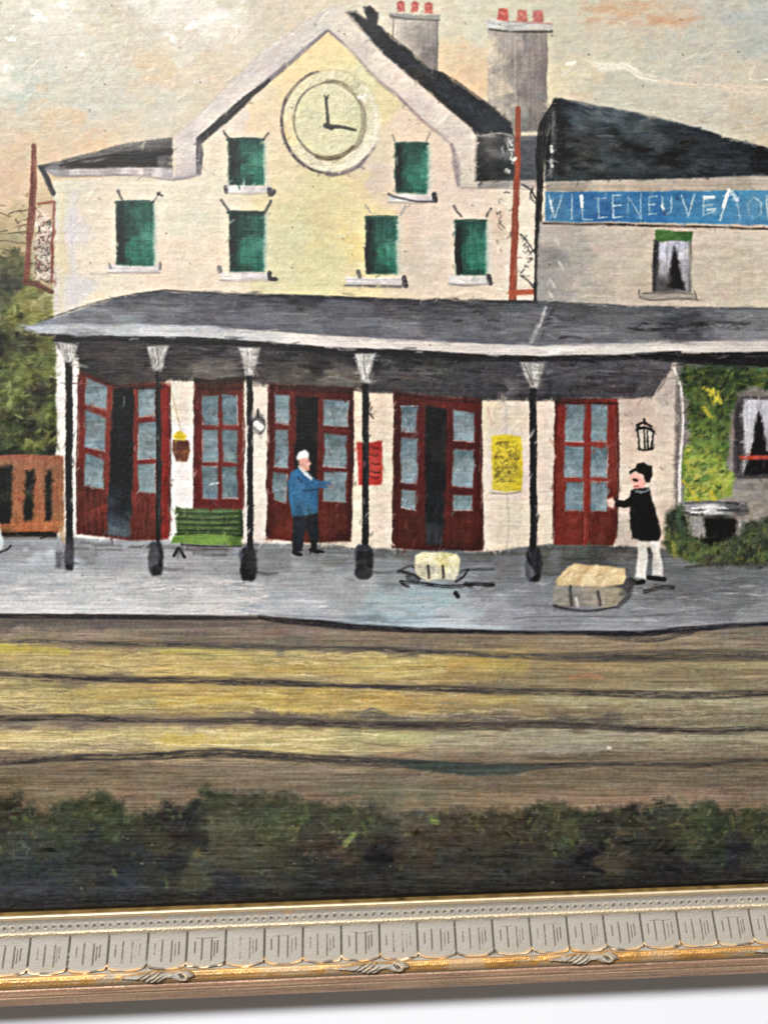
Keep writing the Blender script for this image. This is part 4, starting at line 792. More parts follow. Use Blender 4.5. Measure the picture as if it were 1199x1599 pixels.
p = part('head', M2); region(p, [(984, 742), (988, 737), (1002, 740), (1006, 754), (1004, 762), (992, 763), (986, 760), (988, 754), (983, 750)], [(990,742,(238,182,166)),(999,750,(236,158,148)),(994,760,(222,140,130))], soft=1.6, wob=.6, var=8, h=1)
stroke([(989, 749), (993, 750)], 4, (40, 30, 30), .9, .3); stroke([(990, 759), (995, 759)], 2, (120, 50, 46), .7); stroke([(999, 745), (1002, 750)], 3, (244, 190, 176), .7)
p = part('hat', M2); region(p, [(981, 736), (991, 730), (993, 724), (1003, 722), (1009, 727), (1016, 728), (1017, 742), (1012, 753), (1006, 751), (1003, 741), (990, 736), (983, 740)], (18, 17, 18), soft=1.8, wob=1, var=6, h=1)
for q in ([(984, 906), (992, 910), (1004, 908)], [(1012, 902), (1024, 904), (1036, 905)]): stroke(q, 7, (20, 20, 20), .95, .3, 1.8, pid=M2)
stroke([(1006, 924), (1030, 918), (1050, 918)], 6, (44, 42, 40), .75, .8, 2.4); stroke([(1050, 924), (1084, 928)], 3, (92, 88, 86), .6, .7, 2); stroke([(1020, 914), (1050, 917)], 4, (58, 54, 50), .6, .8, 2)

# ---------------------------------------------------------------- bales and trolley
B1 = part('painted_bale', None, 'painted pale bale on a low trolley')
TC = part('painted_trolley', None, 'painted low black trolley under the pale bale')
for q, w in (([(626, 908), (650, 910), (680, 914), (710, 916), (740, 912), (770, 914)], 5), ([(622, 892), (640, 896), (656, 902)], 4.5), ([(636, 902), (654, 904)], 6), ([(716, 894), (728, 890), (770, 888)], 4), ([(730, 890), (722, 902), (712, 908)], 4), ([(758, 914), (768, 912)], 8), ([(628, 912), (638, 916)], 4), ([(712, 926), (715, 930)], 8), ([(728, 912), (736, 914)], 8)):
    stroke(q, w, (38, 38, 42), .85, .7, 2, pid=TC)
stroke([(620, 893), (640, 884), (650, 890)], 4, (66, 64, 66), .7, .8, 2)
region(B1, [(648, 868), (660, 862), (690, 863), (712, 866), (717, 874), (715, 896), (710, 907), (690, 904), (668, 908), (656, 902), (647, 890)], [(660,872,(226,216,176)),(690,870,(216,206,140)),(708,872,(228,218,174)),(655,890,(204,196,166)),(680,895,(196,190,168)),(706,892,(206,200,176))], soft=2, wob=1.4, var=14, streak='i', h=1)
dabs([(650, 866), (714, 868), (714, 882), (650, 882)], 34, 9, 5, 20, 60, [(236,228,190),(222,210,140),(240,234,206)], .7, 6, .6, 1.2)
for x, y0 in ((669, 884), (690, 884)): stroke([(x, y0), (x + 1, 902)], 4, (66, 64, 58), .85, .4)
for x in (680, 700, 710): stroke([(x, 886), (x - 1, 902)], 2.4, (232, 228, 214), .6, .7)
B2 = part('painted_bale', None, 'painted larger tan bale near the man in black')
region(B2, [(864, 908), (880, 905), (975, 905), (982, 900), (994, 906), (984, 922), (964, 944), (950, 950), (900, 946), (866, 950), (864, 930)], [(876,920,(146,140,130)),(890,935,(134,128,120)),(920,930,(160,152,138)),(945,925,(162,150,126)),(960,930,(170,158,130)),(975,920,(86,82,80)),(985,908,(62,60,62))], soft=2.4, wob=1.4, var=14, streak='m', h=.7)
region(part('top_face', B2), [(868, 904), (886, 886), (896, 881), (930, 882), (974, 888), (977, 902), (972, 912), (940, 916), (900, 914), (870, 914)], [(890,890,(224,196,146)),(880,908,(206,180,132)),(915,890,(204,172,122)),(920,905,(232,206,156)),(945,895,(220,190,138)),(965,900,(226,198,148)),(935,912,(226,202,158))], soft=2, wob=1.2, var=14, streak='d', h=1.1)
dabs([(872, 904), (890, 886), (972, 890), (972, 910), (875, 910)], 46, 16, 5, 40, 25, [(236,210,160),(196,164,116),(240,220,176)], .6, 6, .7, 1.2)
for q, c in (([(880, 910), (900, 888)], (240, 216, 168)), ([(908, 914), (930, 884)], (242, 220, 176)), ([(940, 914), (958, 890)], (240, 218, 172)), ([(898, 912), (916, 886)], (190, 158, 110)), ([(930, 914), (946, 888)], (194, 162, 114)), ([(964, 908), (972, 892)], (198, 170, 124))):
    stroke(q, 6, c, .6, .7, 2.4, h=1.2)
for q in ([(890, 916), (893, 944)], [(932, 924), (936, 944)]): stroke(q, 5, (72, 68, 66), .8, .5, 2)
stroke([(900, 934), (902, 946)], 4, (206, 198, 190), .8, .5); stroke([(912, 940), (926, 942)], 4, (182, 176, 168), .7, .6)
stroke([(866, 946), (880, 950), (920, 954), (960, 948)], [6, 5, 4, 3], (58, 56, 56), .75, .6, 2.4); stroke([(986, 908), (980, 930), (964, 948)], [7, 9, 5], (66, 64, 66), .75, .6, 3)

# ---------------------------------------------------------------- track bed
TB = part('painted_track_bed', None, 'painted ochre track bed')
tbs = []
for x, cols in ((0, [(978,(103,95,89)),(992,(137,122,105)),(1012,(198,175,91)),(1035,(179,160,105)),(1050,(150,133,99)),(1072,(168,152,99)),(1090,(198,179,120)),(1108,(156,137,103)),(1128,(135,120,101)),(1150,(208,187,124)),(1166,(192,171,120)),(1180,(133,116,95)),(1200,(120,105,84)),(1225,(112,95,68))]),
                (150, [(980,(112,101,93)),(994,(141,124,105)),(1010,(137,122,95)),(1025,(183,160,99)),(1042,(192,168,110)),(1064,(129,114,91)),(1082,(187,166,99)),(1105,(171,154,99)),(1128,(129,112,95)),(1150,(196,177,118)),(1170,(171,152,112)),(1200,(120,103,82)),(1230,(131,112,87))]),
                (300, [(982,(120,105,95)),(998,(126,112,97)),(1016,(179,166,93)),(1032,(192,166,103)),(1046,(198,171,99)),(1080,(192,162,95)),(1095,(204,177,93)),(1112,(173,150,97)),(1130,(133,114,97)),(1146,(198,179,120)),(1156,(217,187,97)),(1168,(196,177,120)),(1200,(131,114,93)),(1235,(120,105,84))]),
                (450, [(988,(135,116,103)),(1005,(120,108,93)),(1025,(179,158,103)),(1045,(192,160,89)),(1060,(160,141,99)),(1082,(181,152,78)),(1100,(196,171,93)),(1118,(118,105,89)),(1150,(198,179,116)),(1165,(189,171,112)),(1205,(135,118,97)),(1240,(124,108,89))]),
                (600, [(995,(131,114,95)),(1010,(122,108,93)),(1036,(194,173,103)),(1055,(198,175,103)),(1068,(152,133,95)),(1092,(198,160,87)),(1108,(192,162,97)),(1124,(120,110,93)),(1152,(183,173,120)),(1168,(179,162,116)),(1182,(133,116,97)),(1225,(120,108,89)),(1240,(112,108,84))]),
                (750, [(998,(129,112,91)),(1038,(192,162,87)),(1055,(171,147,91)),(1070,(129,114,91)),(1092,(179,156,95)),(1108,(160,139,95)),(1122,(112,99,84)),(1152,(168,156,124)),(1170,(156,143,114)),(1184,(126,112,91)),(1222,(120,105,84)),(1245,(137,118,91))]),
                (900, [(1000,(141,124,99)),(1036,(160,137,95)),(1056,(145,129,95)),(1094,(166,156,116)),(1112,(145,129,95)),(1126,(99,89,78)),(1152,(160,152,126)),(1168,(160,150,131)),(1184,(122,105,84)),(1215,(118,103,82)),(1250,(143,120,97))]),
                (1050, [(1002,(145,129,105)),(1038,(147,131,95)),(1058,(141,124,93)),(1096,(162,152,118)),(1112,(135,120,93)),(1155,(152,141,112)),(1172,(131,114,93)),(1190,(120,105,84)),(1215,(120,105,84)),(1250,(145,120,99))]),
                (1199, [(990,(124,112,99)),(1008,(135,122,101)),(1040,(152,135,99)),(1060,(137,122,95)),(1096,(156,145,114)),(1114,(133,120,97)),(1150,(156,147,118)),(1170,(129,114,93)),(1205,(112,99,80)),(1235,(120,103,84)),(1255,(129,108,89))])):
    tbs += [(x, y, c) for y, c in cols]
tbs += [(-100, y, c) for x, y, c in tbs[:14]] + [(1300, y, c) for x, y, c in tbs[-11:]]
region(TB, [(X0 - 5, 958), (410, 962), (600, 980), (800, 986), (1000, 990), (1199, 976), (X1 + 5, 976), (X1 + 5, 1300), (X0 - 5, 1300)], tbs, soft=2.4, wob=.8, var=15, streak='h', chroma=6, h=.9, ani=(5, 1), pw=4, warp=.5)
dabs(rect(X0, 985, X1, 1240), 2600, 60, 2.6, 0, 3, None, .6, 15, .85, .9, only=[TB])
dabs(rect(0, 1015, 700, 1055), 150, 60, 2.4, 0, 3, [(214,188,118),(200,170,92),(222,200,140)], .6, 8, .9, 1.0)
dabs(rect(0, 1075, 760, 1115), 150, 60, 2.4, 0, 3, [(214,188,112),(202,168,82),(222,204,140)], .6, 8, .9, 1.0)
dabs(rect(0, 1138, 640, 1176), 150, 60, 2.4, 0, 3, [(222,202,142),(206,184,116),(230,214,164)], .6, 8, .9, 1.0)
dabs(rect(640, 1085, 1199, 1175), 160, 60, 2.2, 0, 3, [(178,168,138),(164,152,122),(190,178,146)], .5, 8, .9, .9)
dabs(rect(0, 1015, 1199, 1240), 220, 46, 2, 0, 3, [(92,80,66),(104,92,74)], .5, 8, .9, .5)
for q, w, c in (([(0, 1008), (40, 1013), (100, 1018), (-100, 1014)], 8, (184, 168, 62)), ([(255, 1018), (310, 1012), (350, 1018)], 7, (172, 162, 66)), ([(262, 1153), (290, 1154), (312, 1152)], 17, (206, 180, 76)),
                ([(890, 1058), (915, 1055), (936, 1058)], 8, (188, 130, 92)), ([(590, 1055), (660, 1050), (690, 1046)], 9, (206, 194, 130)), ([(600, 1152), (640, 1154), (670, 1150)], 18, (176, 172, 112)), ([(310, 1096), (360, 1092)], 10, (206, 172, 74))):
    stroke(q, w, c, .6, .8, 4)
stroke([(948, 1168), (953, 1168)], 4, (232, 228, 220), .9, .3, h=1.4)


def rail(q, w, c=(72, 66, 60), a=.85, extra=1):
    pid = part('rail', TB)
    stroke(q, [v * 1.15 for v in w], c, a * .9, .6, 3.4, pid=pid, wob=.9, th=.35)
    q = np.array(q, float)
    for k in range(extra * 34):
        i = rng.integers(0, len(q) - 1); t = rng.random()
        x, y = q[i] + (q[i + 1] - q[i]) * t
        l = rng.uniform(20, 70); s = (q[i + 1][1] - q[i][1]) / (q[i + 1][0] - q[i][0])
        y += rng.normal(0, 2.6)
        dark = rng.random() < .62
        stroke([(x - l / 2, y - s * l / 2), (x, y + rng.normal(0, .6)), (x + l / 2, y + s * l / 2)], rng.uniform(1.4, 3.2), (50, 46, 44) if dark else (150, 132, 104), .55, .8, 1.6, taper=.6)


rail([(-140, 1000), (0, 1002), (60, 1000), (150, 1005), (300, 1008), (450, 1011), (600, 1014), (750, 1022), (900, 1026), (1050, 1024), (1199, 1024), (1340, 1022)], [3, 4, 5, 8, 7, 7, 7, 8, 15, 16, 14, 10], (80, 74, 68), .85)
rail([(-140, 1050), (0, 1052), (80, 1056), (180, 1061), (350, 1063), (540, 1071), (700, 1076), (850, 1080), (1000, 1084), (1100, 1086), (1199, 1082), (1340, 1080)], [6, 7, 6, 9, 10, 6, 8, 9, 9, 11, 10, 8], (70, 62, 58), .85)
rail([(-140, 1120), (0, 1122), (120, 1121), (250, 1125), (400, 1126), (560, 1132), (720, 1134), (850, 1131), (1000, 1138), (1120, 1142), (1199, 1138), (1340, 1136)], [7, 8, 9, 6, 9, 11, 12, 10, 9, 8, 8, 7], (74, 66, 60), .85)
rail([(-140, 1194), (0, 1190), (100, 1184), (220, 1181), (350, 1176), (480, 1184), (600, 1191), (720, 1196), (850, 1196), (960, 1193), (1080, 1194), (1199, 1187), (1340, 1186)], [9, 8, 9, 12, 13, 12, 12, 10, 8, 4, 5, 4, 4], (68, 62, 58), .85)
region(None, [(590, 1184), (640, 1186), (740, 1192), (830, 1194), (860, 1196), (800, 1210), (740, 1213), (690, 1208), (640, 1200)], [(640,1192,(68,76,70)),(740,1204,(66,76,70)),(800,1202,(76,80,72))], soft=3, wob=1.2, var=10, streak='h', h=.6, a=.9)
p = part('platform_edge', PF)
stroke([(-140, 960), (0, 962), (120, 963), (260, 964), (400, 966)], [7, 8, 9, 8, 6], (58, 54, 58), .85, .5, 2.4, pid=p)
stroke([(0, 972), (150, 973), (380, 974), (560, 980)], [10, 10, 9, 5], (96, 88, 82), .7, .7, 4)
stroke([(405, 964), (440, 969), (500, 974), (580, 981), (700, 985), (830, 988), (940, 988), (1000, 990), (1080, 982), (1199, 974), (1340, 972)], [7, 11, 9, 9, 6, 6, 9, 10, 8, 6, 6], (48, 46, 52), .9, .5, 2.4, pid=p)
stroke([(920, 990), (1010, 1000), (1080, 988)], 7, (58, 54, 54), .6, .8, 3)
stroke([(800, 976), (900, 982), (1000, 981), (1199, 966)], 3, (150, 146, 152), .6, .7, 2); stroke([(800, 966), (860, 963), (1000, 962), (1100, 952)], 2, (90, 86, 90), .6, .7, 2)
stroke([(430, 961), (520, 964), (600, 966), (700, 963)], 3, (112, 118, 128), .6, .7, 2); stroke([(560, 972), (660, 977), (800, 980)], 4, (176, 186, 192), .6, .7, 2)

# ---------------------------------------------------------------- hedge in the foreground
HG = part('painted_hedge', None, 'painted dark green hedge in the foreground')
hgs = [(20,1256,(50,46,34)),(60,1272,(60,62,40)),(150,1255,(56,66,38)),(165,1275,(58,68,42)),(100,1300,(52,62,44)),(60,1320,(54,62,50)),(150,1315,(36,40,38)),(270,1268,(38,38,34)),(290,1290,(42,40,36)),(330,1250,(56,60,42)),(350,1290,(80,78,56)),(350,1330,(76,72,54)),(250,1310,(56,54,40)),(280,1350,(34,36,40)),(200,1350,(36,42,44)),(60,1360,(38,46,54)),
 (60,1390,(46,49,60)),(200,1385,(42,46,58)),(350,1380,(40,42,50)),(310,1365,(70,74,56)),(440,1262,(58,62,42)),(450,1285,(74,80,50)),(470,1310,(56,50,38)),(540,1280,(64,66,46)),(520,1320,(62,48,38)),(560,1290,(58,58,44)),(590,1335,(28,26,32)),(650,1320,(66,54,40)),(640,1265,(98,94,78)),(700,1280,(68,56,42)),(780,1290,(66,56,40)),(700,1350,(48,45,42)),
 (500,1370,(38,38,40)),(620,1385,(44,44,40)),(820,1300,(56,48,36)),(880,1270,(58,58,38)),(890,1300,(62,66,40)),(925,1325,(28,28,36)),(900,1355,(34,32,36)),(960,1340,(66,58,44)),(1000,1280,(48,46,36)),(1050,1350,(30,30,36)),(1010,1320,(40,38,34)),(1060,1275,(56,56,40)),(1090,1290,(60,70,40)),(1120,1310,(40,50,32)),(1180,1290,(60,64,40)),(1150,1330,(28,30,40)),(1180,1350,(46,46,40)),(1180,1375,(34,34,36)),(980,1375,(34,34,36)),(800,1375,(40,40,38)),(-80,1300,(50,56,42)),(-80,1380,(42,46,58)),(1290,1300,(50,54,38)),(1290,1370,(34,34,36))]
hgs = [(x, y, tuple((.72 * v + .28 * m) * 1.16 + 5 for v, m in zip(c, (46, 47, 40)))) for x, y, c in hgs]  # colours lifted: gloss sheen painted into the hedge pigment
region(HG, [(X0 - 5, 1236), (0, 1240), (32, 1244), (40, 1258), (70, 1262), (100, 1252), (130, 1243), (170, 1241), (195, 1252), (200, 1270), (250, 1264), (255, 1255), (280, 1254), (288, 1266), (310, 1236), (322, 1224), (342, 1234), (400, 1240), (440, 1238), (480, 1250), (560, 1258), (640, 1264), (700, 1266), (800, 1264), (860, 1252), (890, 1256), (905, 1266), (960, 1262), (980, 1258), (1040, 1250), (1060, 1262), (1094, 1254), (1120, 1258), (1150, 1268), (1160, 1254), (1199, 1262), (X1 + 5, 1256), (X1 + 5, 1450), (X0 - 5, 1450)], hgs, soft=9, wob=6, var=15, streak='m', chroma=6, h=.7)
dabs(rect(X0, 1240, X1, 1340), 900, 14, 5, 10, 60, None, .6, 14, .6, .8, only=[HG])
dabs(rect(X0, 1255, X1, 1400), 1100, 40, 2, 0, 5, None, .5, 13, .85, .7, only=[HG])
for x, y, r in ((552, 1262, 6), (576, 1280, 9), (568, 1292, 8), (552, 1302, 10), (544, 1312, 9), (534, 1322, 8), (674, 1283, 10), (744, 1290, 8), (735, 1274, 7), (838, 1294, 9), (870, 1270, 8), (888, 1284, 8), (860, 1302, 7), (892, 1318, 9), (970, 1300, 8), (1058, 1290, 10), (1076, 1274, 9), (1080, 1312, 9), (1140, 1290, 9), (1096, 1260, 9), (1168, 1262, 9), (1130, 1300, 7), (310, 1332, 9), (180, 1362, 8), (260, 1380, 7), (410, 1362, 6), (480, 1276, 8), (458, 1290, 9), (40, 1278, 9)):
    for _ in range(3):
        stroke([(x + rng.normal(0, r * .4), y + rng.normal(0, r * .4)), (x + rng.normal(0, r * .6), y + rng.normal(0, r * .6))], r * .6, (100 + rng.normal(0, 14), 108 + rng.normal(0, 12), 60), .42, .7, 4)
for q, c in (([(675, 1282), (682, 1284)], (150, 170, 76)), ([(552, 1304), (540, 1318)], (128, 146, 78)), ([(1062, 1246), (1075, 1262)], (110, 112, 74)), ([(930, 1332), (900, 1344), (940, 1362)], (24, 24, 36)), ([(1040, 1354), (1060, 1362)], (26, 26, 36)), ([(575, 1340), (610, 1342)], (24, 22, 32))):
    stroke(q, 8, c, .6, .7, 4)
for q in ([(185, 1246), (215, 1240), (240, 1262)], [(286, 1252), (300, 1244), (315, 1246)], [(40, 1252), (70, 1258)], [(890, 1250), (960, 1252), (1010, 1248)], [(1130, 1258), (1180, 1256)], [(1000, 1262), (1050, 1254)], [(520, 1250), (560, 1246)]):
    stroke(q, 11, (140, 112, 86), .55, .9, 5)
stroke([(-140, 1418), (0, 1413), (400, 1399), (800, 1385), (1199, 1372), (1340, 1368)], 20, (30, 28, 26), .55, .8, 9)
stroke([(-140, 1426), (0, 1424), (400, 1409), (800, 1394), (1199, 1379), (1340, 1375)], 8, (26, 18, 12), .85, .6, 3)  # brown-black line along the frame lip: rabbet shadow painted in
for _ in range(150):
    x = rng.uniform(0, 1199); y = 1262 + abs(rng.normal(0, 34))
    stroke([(x, y), (x + rng.normal(0, 3), y + rng.normal(0, 3))], rng.uniform(3, 6), (104 + rng.normal(0, 14), 112 + rng.normal(0, 12), 66), .4, .7, 3)
for _ in range(50):                                         # specks of dust and white paint
    x, y = rng.uniform(0, 1199), rng.uniform(1240, 1395)
    stroke([(x, y), (x + 1.2, y)], rng.uniform(1.2, 2.2), (120, 120, 112), .6, .2, 1.2)
for _ in range(140):
    x, y = rng.uniform(0, 1199), rng.uniform(0, 960)
    stroke([(x, y), (x + 1.5, y + 1)], rng.uniform(1.2, 2.2), (70, 60, 52), .4, .2, 1.2)

# a last round of loaded brush marks that pull neighbouring colours over the outlines
keep_out = {k for k, q in enumerate(PARTS) if q[0] in ('painted_person', 'jacket', 'head', 'cap', 'coat', 'hand', 'hat', 'lettering', 'painted_lantern', 'painted_wall_lamp', 'painted_mast', 'painted_drainpipe', 'painted_trolley', 'flowers', 'painted_poster', 'dial')}
ok = full_mask(rect(X0, 0, X1, 900)) * (~np.isin(ID, list(keep_out)))


def drag(x0, y0, x1, y1, n, L, w, ang, aj, jl, a):
    for _ in range(n):
        x, y = (rng.uniform(x0, x1) - X0) * S, (rng.uniform(y0, y1) - Y0) * S
        c = C[min(max(int(y + rng.normal(0, 2.2)), 0), H - 1), min(max(int(x + rng.normal(0, 2.2)), 0), W - 1)] * 255 + rng.normal(0, jl) + rng.normal(0, jl * .15, 3)
        th = math.radians(ang + rng.normal(0, aj)); l = L * rng.uniform(.5, 1.4) * S / 2
        dx, dy = math.cos(th) * l, -math.sin(th) * l
        stroke([(x - dx, y - dy), (x + rng.normal(0, .8), y + rng.normal(0, .8)), (x + dx, y + dy)], w * rng.uniform(.6, 1.5), c, a * rng.uniform(.5, 1), .6, 1.8, None, rng.uniform(.4, 1.2), .5, 6, mask=ok, raw=True, curve=False)


drag(80, 210, 1199, 470, 1500, 10, 3.2, 40, 50, 8, .55)
drag(90, 560, 1065, 865, 2600, 11, 3.2, 80, 25, 11, .6)
drag(40, 455, 1199, 600, 1700, 22, 2.8, -2, 8, 12, .6)
drag(850, 160, 1199, 280, 500, 16, 3.2, -3, 12, 13, .6)
drag(270, 10, 800, 290, 900, 13, 3.4, 40, 40, 7, .55)
drag(1050, 560, 1199, 880, 500, 10, 3.6, 40, 60, 12, .6)
drag(0, 395, 100, 840, 420, 10, 3.6, 50, 60, 12, .6)

# tidy the edges of the painted shapes
for _ in range(4):
    up, dn, lf, rt = np.roll(ID, 1, 0), np.roll(ID, -1, 0), np.roll(ID, 1, 1), np.roll(ID, -1, 1)
    same = (up == ID).astype(int) + (dn == ID) + (lf == ID) + (rt == ID)
    new = np.where(lf == rt, lf, np.where(up == dn, up, np.where(up == lf, up, rt)))
    ID = np.where(same <= 1, new, ID)

# ---------------------------------------------------------------- finish: linen showing through the paint
rowamt = np.interp(np.arange(H) / S + Y0, [0, 850, 1000, 1446], [1.0, 1.0, .5, .35])[:, None].astype(np.float32)
lum = C.mean(-1)
def shifted(a, dy, dx):
    yy = np.clip(np.arange(H, dtype=np.float32)[:, None] + dy, 0, H - 1.001); xx = np.clip(np.arange(W, dtype=np.float32)[None, :] + dx, 0, W - 1.001)
    i = yy.astype(np.int32); j = xx.astype(np.int32); fy = (yy - i)[..., None]; fx = (xx - j)[..., None]
    return (a[i, j] * (1 - fx) + a[i, j + 1] * fx) * (1 - fy) + (a[i + 1, j] * (1 - fx) + a[i + 1, j + 1] * fx) * fy


def box(a, k):
    for ax in (0, 1):
        pad = [(0, 0)] * a.ndim; pad[ax] = (k + 1, k)
        c = np.cumsum(np.pad(a, pad, mode='edge').astype(np.float64), axis=ax)
        n = a.shape[ax]
        a = ((np.take(c, np.arange(2 * k + 1, 2 * k + 1 + n), ax) - np.take(c, np.arange(0, n), ax)) / (2 * k + 1)).astype(np.float32)
    return a


# wet edges: the brush drags neighbouring colours into each other
calm = 1.15 - rowamt
C = shifted(C, (.16 * lat(4, 3) + .45 * lat(24, 18)) * (1 - .8 * calm), (.3 * lat(5, 3) + .55 * lat(22, 20)) * (1 - .5 * calm))
C = .62 * C + .38 * box(C, 1)
# local contrast and sharpening put into the pigments, then their colour strength
L0 = C.mean(-1, keepdims=True)
C = C + .34 * (C - box(box(C, 9), 9)) + .36 * (C - box(C, 2))
C = np.clip(C, 0, 1)
L1 = C.mean(-1, keepdims=True)
C = L1 + .85 * (C - L1)
low = (1.0 - (rowamt - .35) / .65)
comb = lat(120, 1.25) * .6 + lat(50, 1.6) * .5
C *= (1 + (.017 * WEAVE * rowamt + .008 * NI1 + .012 * NH1 + .055 * comb * low)[..., None])
C += (.006 * WEAVE * rowamt + .002 * NI1 + .010 * comb * low)[..., None]
HTF = HT * .00008 + WEAVE * .000014 * (rowamt * .8 + .2) + NH1 * .000010 * (1.6 - rowamt) + comb * low * .000012
HTF[np.abs(HTF) > .001] = 0
C = np.clip(C, 0.012, .97)
LIN = np.where(C <= .04045, C / 12.92, ((C + .055) / 1.055) ** 2.4)
PAINT_GAIN = 0.88
LL = LIN.mean(-1, keepdims=True)
LIN = np.clip(LIN * PAINT_GAIN * np.clip(1 - .011 / (LL + .004), .12, 1), .0015, .93)


# ------------------------------------------------------------------ materials
def mat(name):
    m = D.materials.new(name); m.use_nodes = True
    return m, m.node_tree.nodes, m.node_tree.links, m.node_tree.nodes['Principled BSDF']


m_paint, n, l, b = mat('oil_paint')
at = n.new('ShaderNodeAttribute'); at.attribute_name = 'pigment'
l.new(at.outputs['Color'], b.inputs['Base Color'])
b.inputs['Roughness'].default_value = .55
b.inputs['Specular IOR Level'].default_value = .22
tc = n.new('ShaderNodeTexCoord'); ns = n.new('ShaderNodeTexNoise'); ns.inputs['Scale'].default_value = 1500; ns.inputs['Detail'].default_value = 3
bp = n.new('ShaderNodeBump'); bp.inputs['Strength'].default_value = .15; bp.inputs['Distance'].default_value = .00004
l.new(tc.outputs['Object'], ns.inputs['Vector']); l.new(ns.outputs['Fac'], bp.inputs['Height']); l.new(bp.outputs['Normal'], b.inputs['Normal'])

m_frame, n, l, b = mat('gilt_and_painted_frame')
at = n.new('ShaderNodeAttribute'); at.attribute_name = 'pigment'
am = n.new('ShaderNodeAttribute'); am.attribute_name = 'gilding'
l.new(at.outputs['Color'], b.inputs['Base Color']); l.new(am.outputs['Fac'], b.inputs['Metallic'])
mr = n.new('ShaderNodeMapRange'); mr.inputs['To Min'].default_value = .62; mr.inputs['To Max'].default_value = .5
l.new(am.outputs['Fac'], mr.inputs['Value']); l.new(mr.outputs['Result'], b.inputs['Roughness'])
tc = n.new('ShaderNodeTexCoord'); ns = n.new('ShaderNodeTexNoise'); ns.inputs['Scale'].default_value = 900; ns.inputs['Detail'].default_value = 4
bp = n.new('ShaderNodeBump'); bp.inputs['Strength'].default_value = .35; bp.inputs['Distance'].default_value = .00012
l.new(tc.outputs['Object'], ns.inputs['Vector']); l.new(ns.outputs['Fac'], bp.inputs['Height']); l.new(bp.outputs['Normal'], b.inputs['Normal'])

m_linen, n, l, b = mat('raw_linen')
b.inputs['Base Color'].default_value = (.42, .34, .22, 1); b.inputs['Roughness'].default_value = .9
wv = n.new('ShaderNodeTexNoise'); wv.inputs['Scale'].default_value = 400; cr = n.new('ShaderNodeValToRGB')
cr.color_ramp.elements[0].color = (.34, .27, .17, 1); cr.color_ramp.elements[1].color = (.48, .4, .27, 1)
l.new(wv.outputs['Fac'], cr.inputs['Fac']); l.new(cr.outputs['Color'], b.inputs['Base Color'])

m_table, n, l, b = mat('white_tabletop')
ns = n.new('ShaderNodeTexNoise'); ns.inputs['Scale'].default_value = 14; ns.inputs['Detail'].default_value = 6
cr = n.new('ShaderNodeValToRGB'); cr.color_ramp.elements[0].color = (.84, .87, .93, 1); cr.color_ramp.elements[1].color = (.87, .895, .95, 1)
tc = n.new('ShaderNodeTexCoord'); l.new(tc.outputs['Object'], ns.inputs['Vector']); l.new(ns.outputs['Fac'], cr.inputs['Fac']); l.new(cr.outputs['Color'], b.inputs['Base Color'])
b.inputs['Roughness'].default_value = .6
n2 = n.new('ShaderNodeTexNoise'); n2.inputs['Scale'].default_value = 700; n2.inputs['Detail'].default_value = 3
bp = n.new('ShaderNodeBump'); bp.inputs['Strength'].default_value = .2; bp.inputs['Distance'].default_value = .0002
l.new(tc.outputs['Object'], n2.inputs['Vector']); l.new(n2.outputs['Fac'], bp.inputs['Height']); l.new(bp.outputs['Normal'], b.inputs['Normal'])


# ------------------------------------------------------------------ mesh helpers
def mesh_from(name, co, quads, material, parent, pig=None, gild=None, label=None):
    me = D.meshes.new(name)
    me.vertices.add(len(co)); me.vertices.foreach_set('co', np.ascontiguousarray(co, np.float32).ravel())
    nf = len(quads)
    me.loops.add(nf * 4); me.loops.foreach_set('vertex_index', np.ascontiguousarray(quads, np.int32).ravel())
    me.polygons.add(nf); me.polygons.foreach_set('loop_start', np.arange(0, nf * 4, 4, dtype=np.int32))
    me.polygons.foreach_set('use_smooth', np.ones(nf, bool))
    if pig is not None:
        a = me.attributes.new('pigment', 'FLOAT_COLOR', 'POINT')
        a.data.foreach_set('color', np.concatenate([pig, np.ones((len(pig), 1))], 1).astype(np.float32).ravel())
    if gild is not None:
        a = me.attributes.new('gilding', 'FLOAT', 'POINT'); a.data.foreach_set('value', np.asarray(gild, np.float32).ravel())
    me.update(calc_edges=True)
    me.materials.append(material)
    o = D.objects.new(name, me); COL.objects.link(o)
    if parent is not None:
        o.parent = parent
    if label:
        o['label'] = label
    return o


# ------------------------------------------------------------------ the framed painting
root = D.objects.new('framed_painting', None); COL.objects.link(root)
root['label'] = 'oil painting of a railway station in a gilt and grey carved frame'
root['category'] = 'painting'

gy, gx = np.meshgrid(np.arange(H) / S + Y0, np.arange(W) / S + X0, indexing='ij')
VX, VY = to_plane(gx, gy)
CO = np.stack([VX, VY, HTF], -1).reshape(-1, 3).astype(np.float32)
PIG = LIN.reshape(-1, 3)
cell = ID[:-1, :-1]
objs = {}
for k, (name, parent, label) in enumerate(PARTS):
    ii, jj = np.nonzero(cell == k)
    if len(ii) < 6:
        objs[k] = None
        continue
    v0 = ii * W + jj
    quads = np.stack([v0 + W, v0 + W + 1, v0 + 1, v0], 1)
    used, inv = np.unique(quads.ravel(), return_inverse=True)
    pr = root if parent is None else (objs.get(parent) or root)
    objs[k] = mesh_from(name, CO[used], inv.reshape(-1, 4), m_paint, pr, PIG[used], None, label)

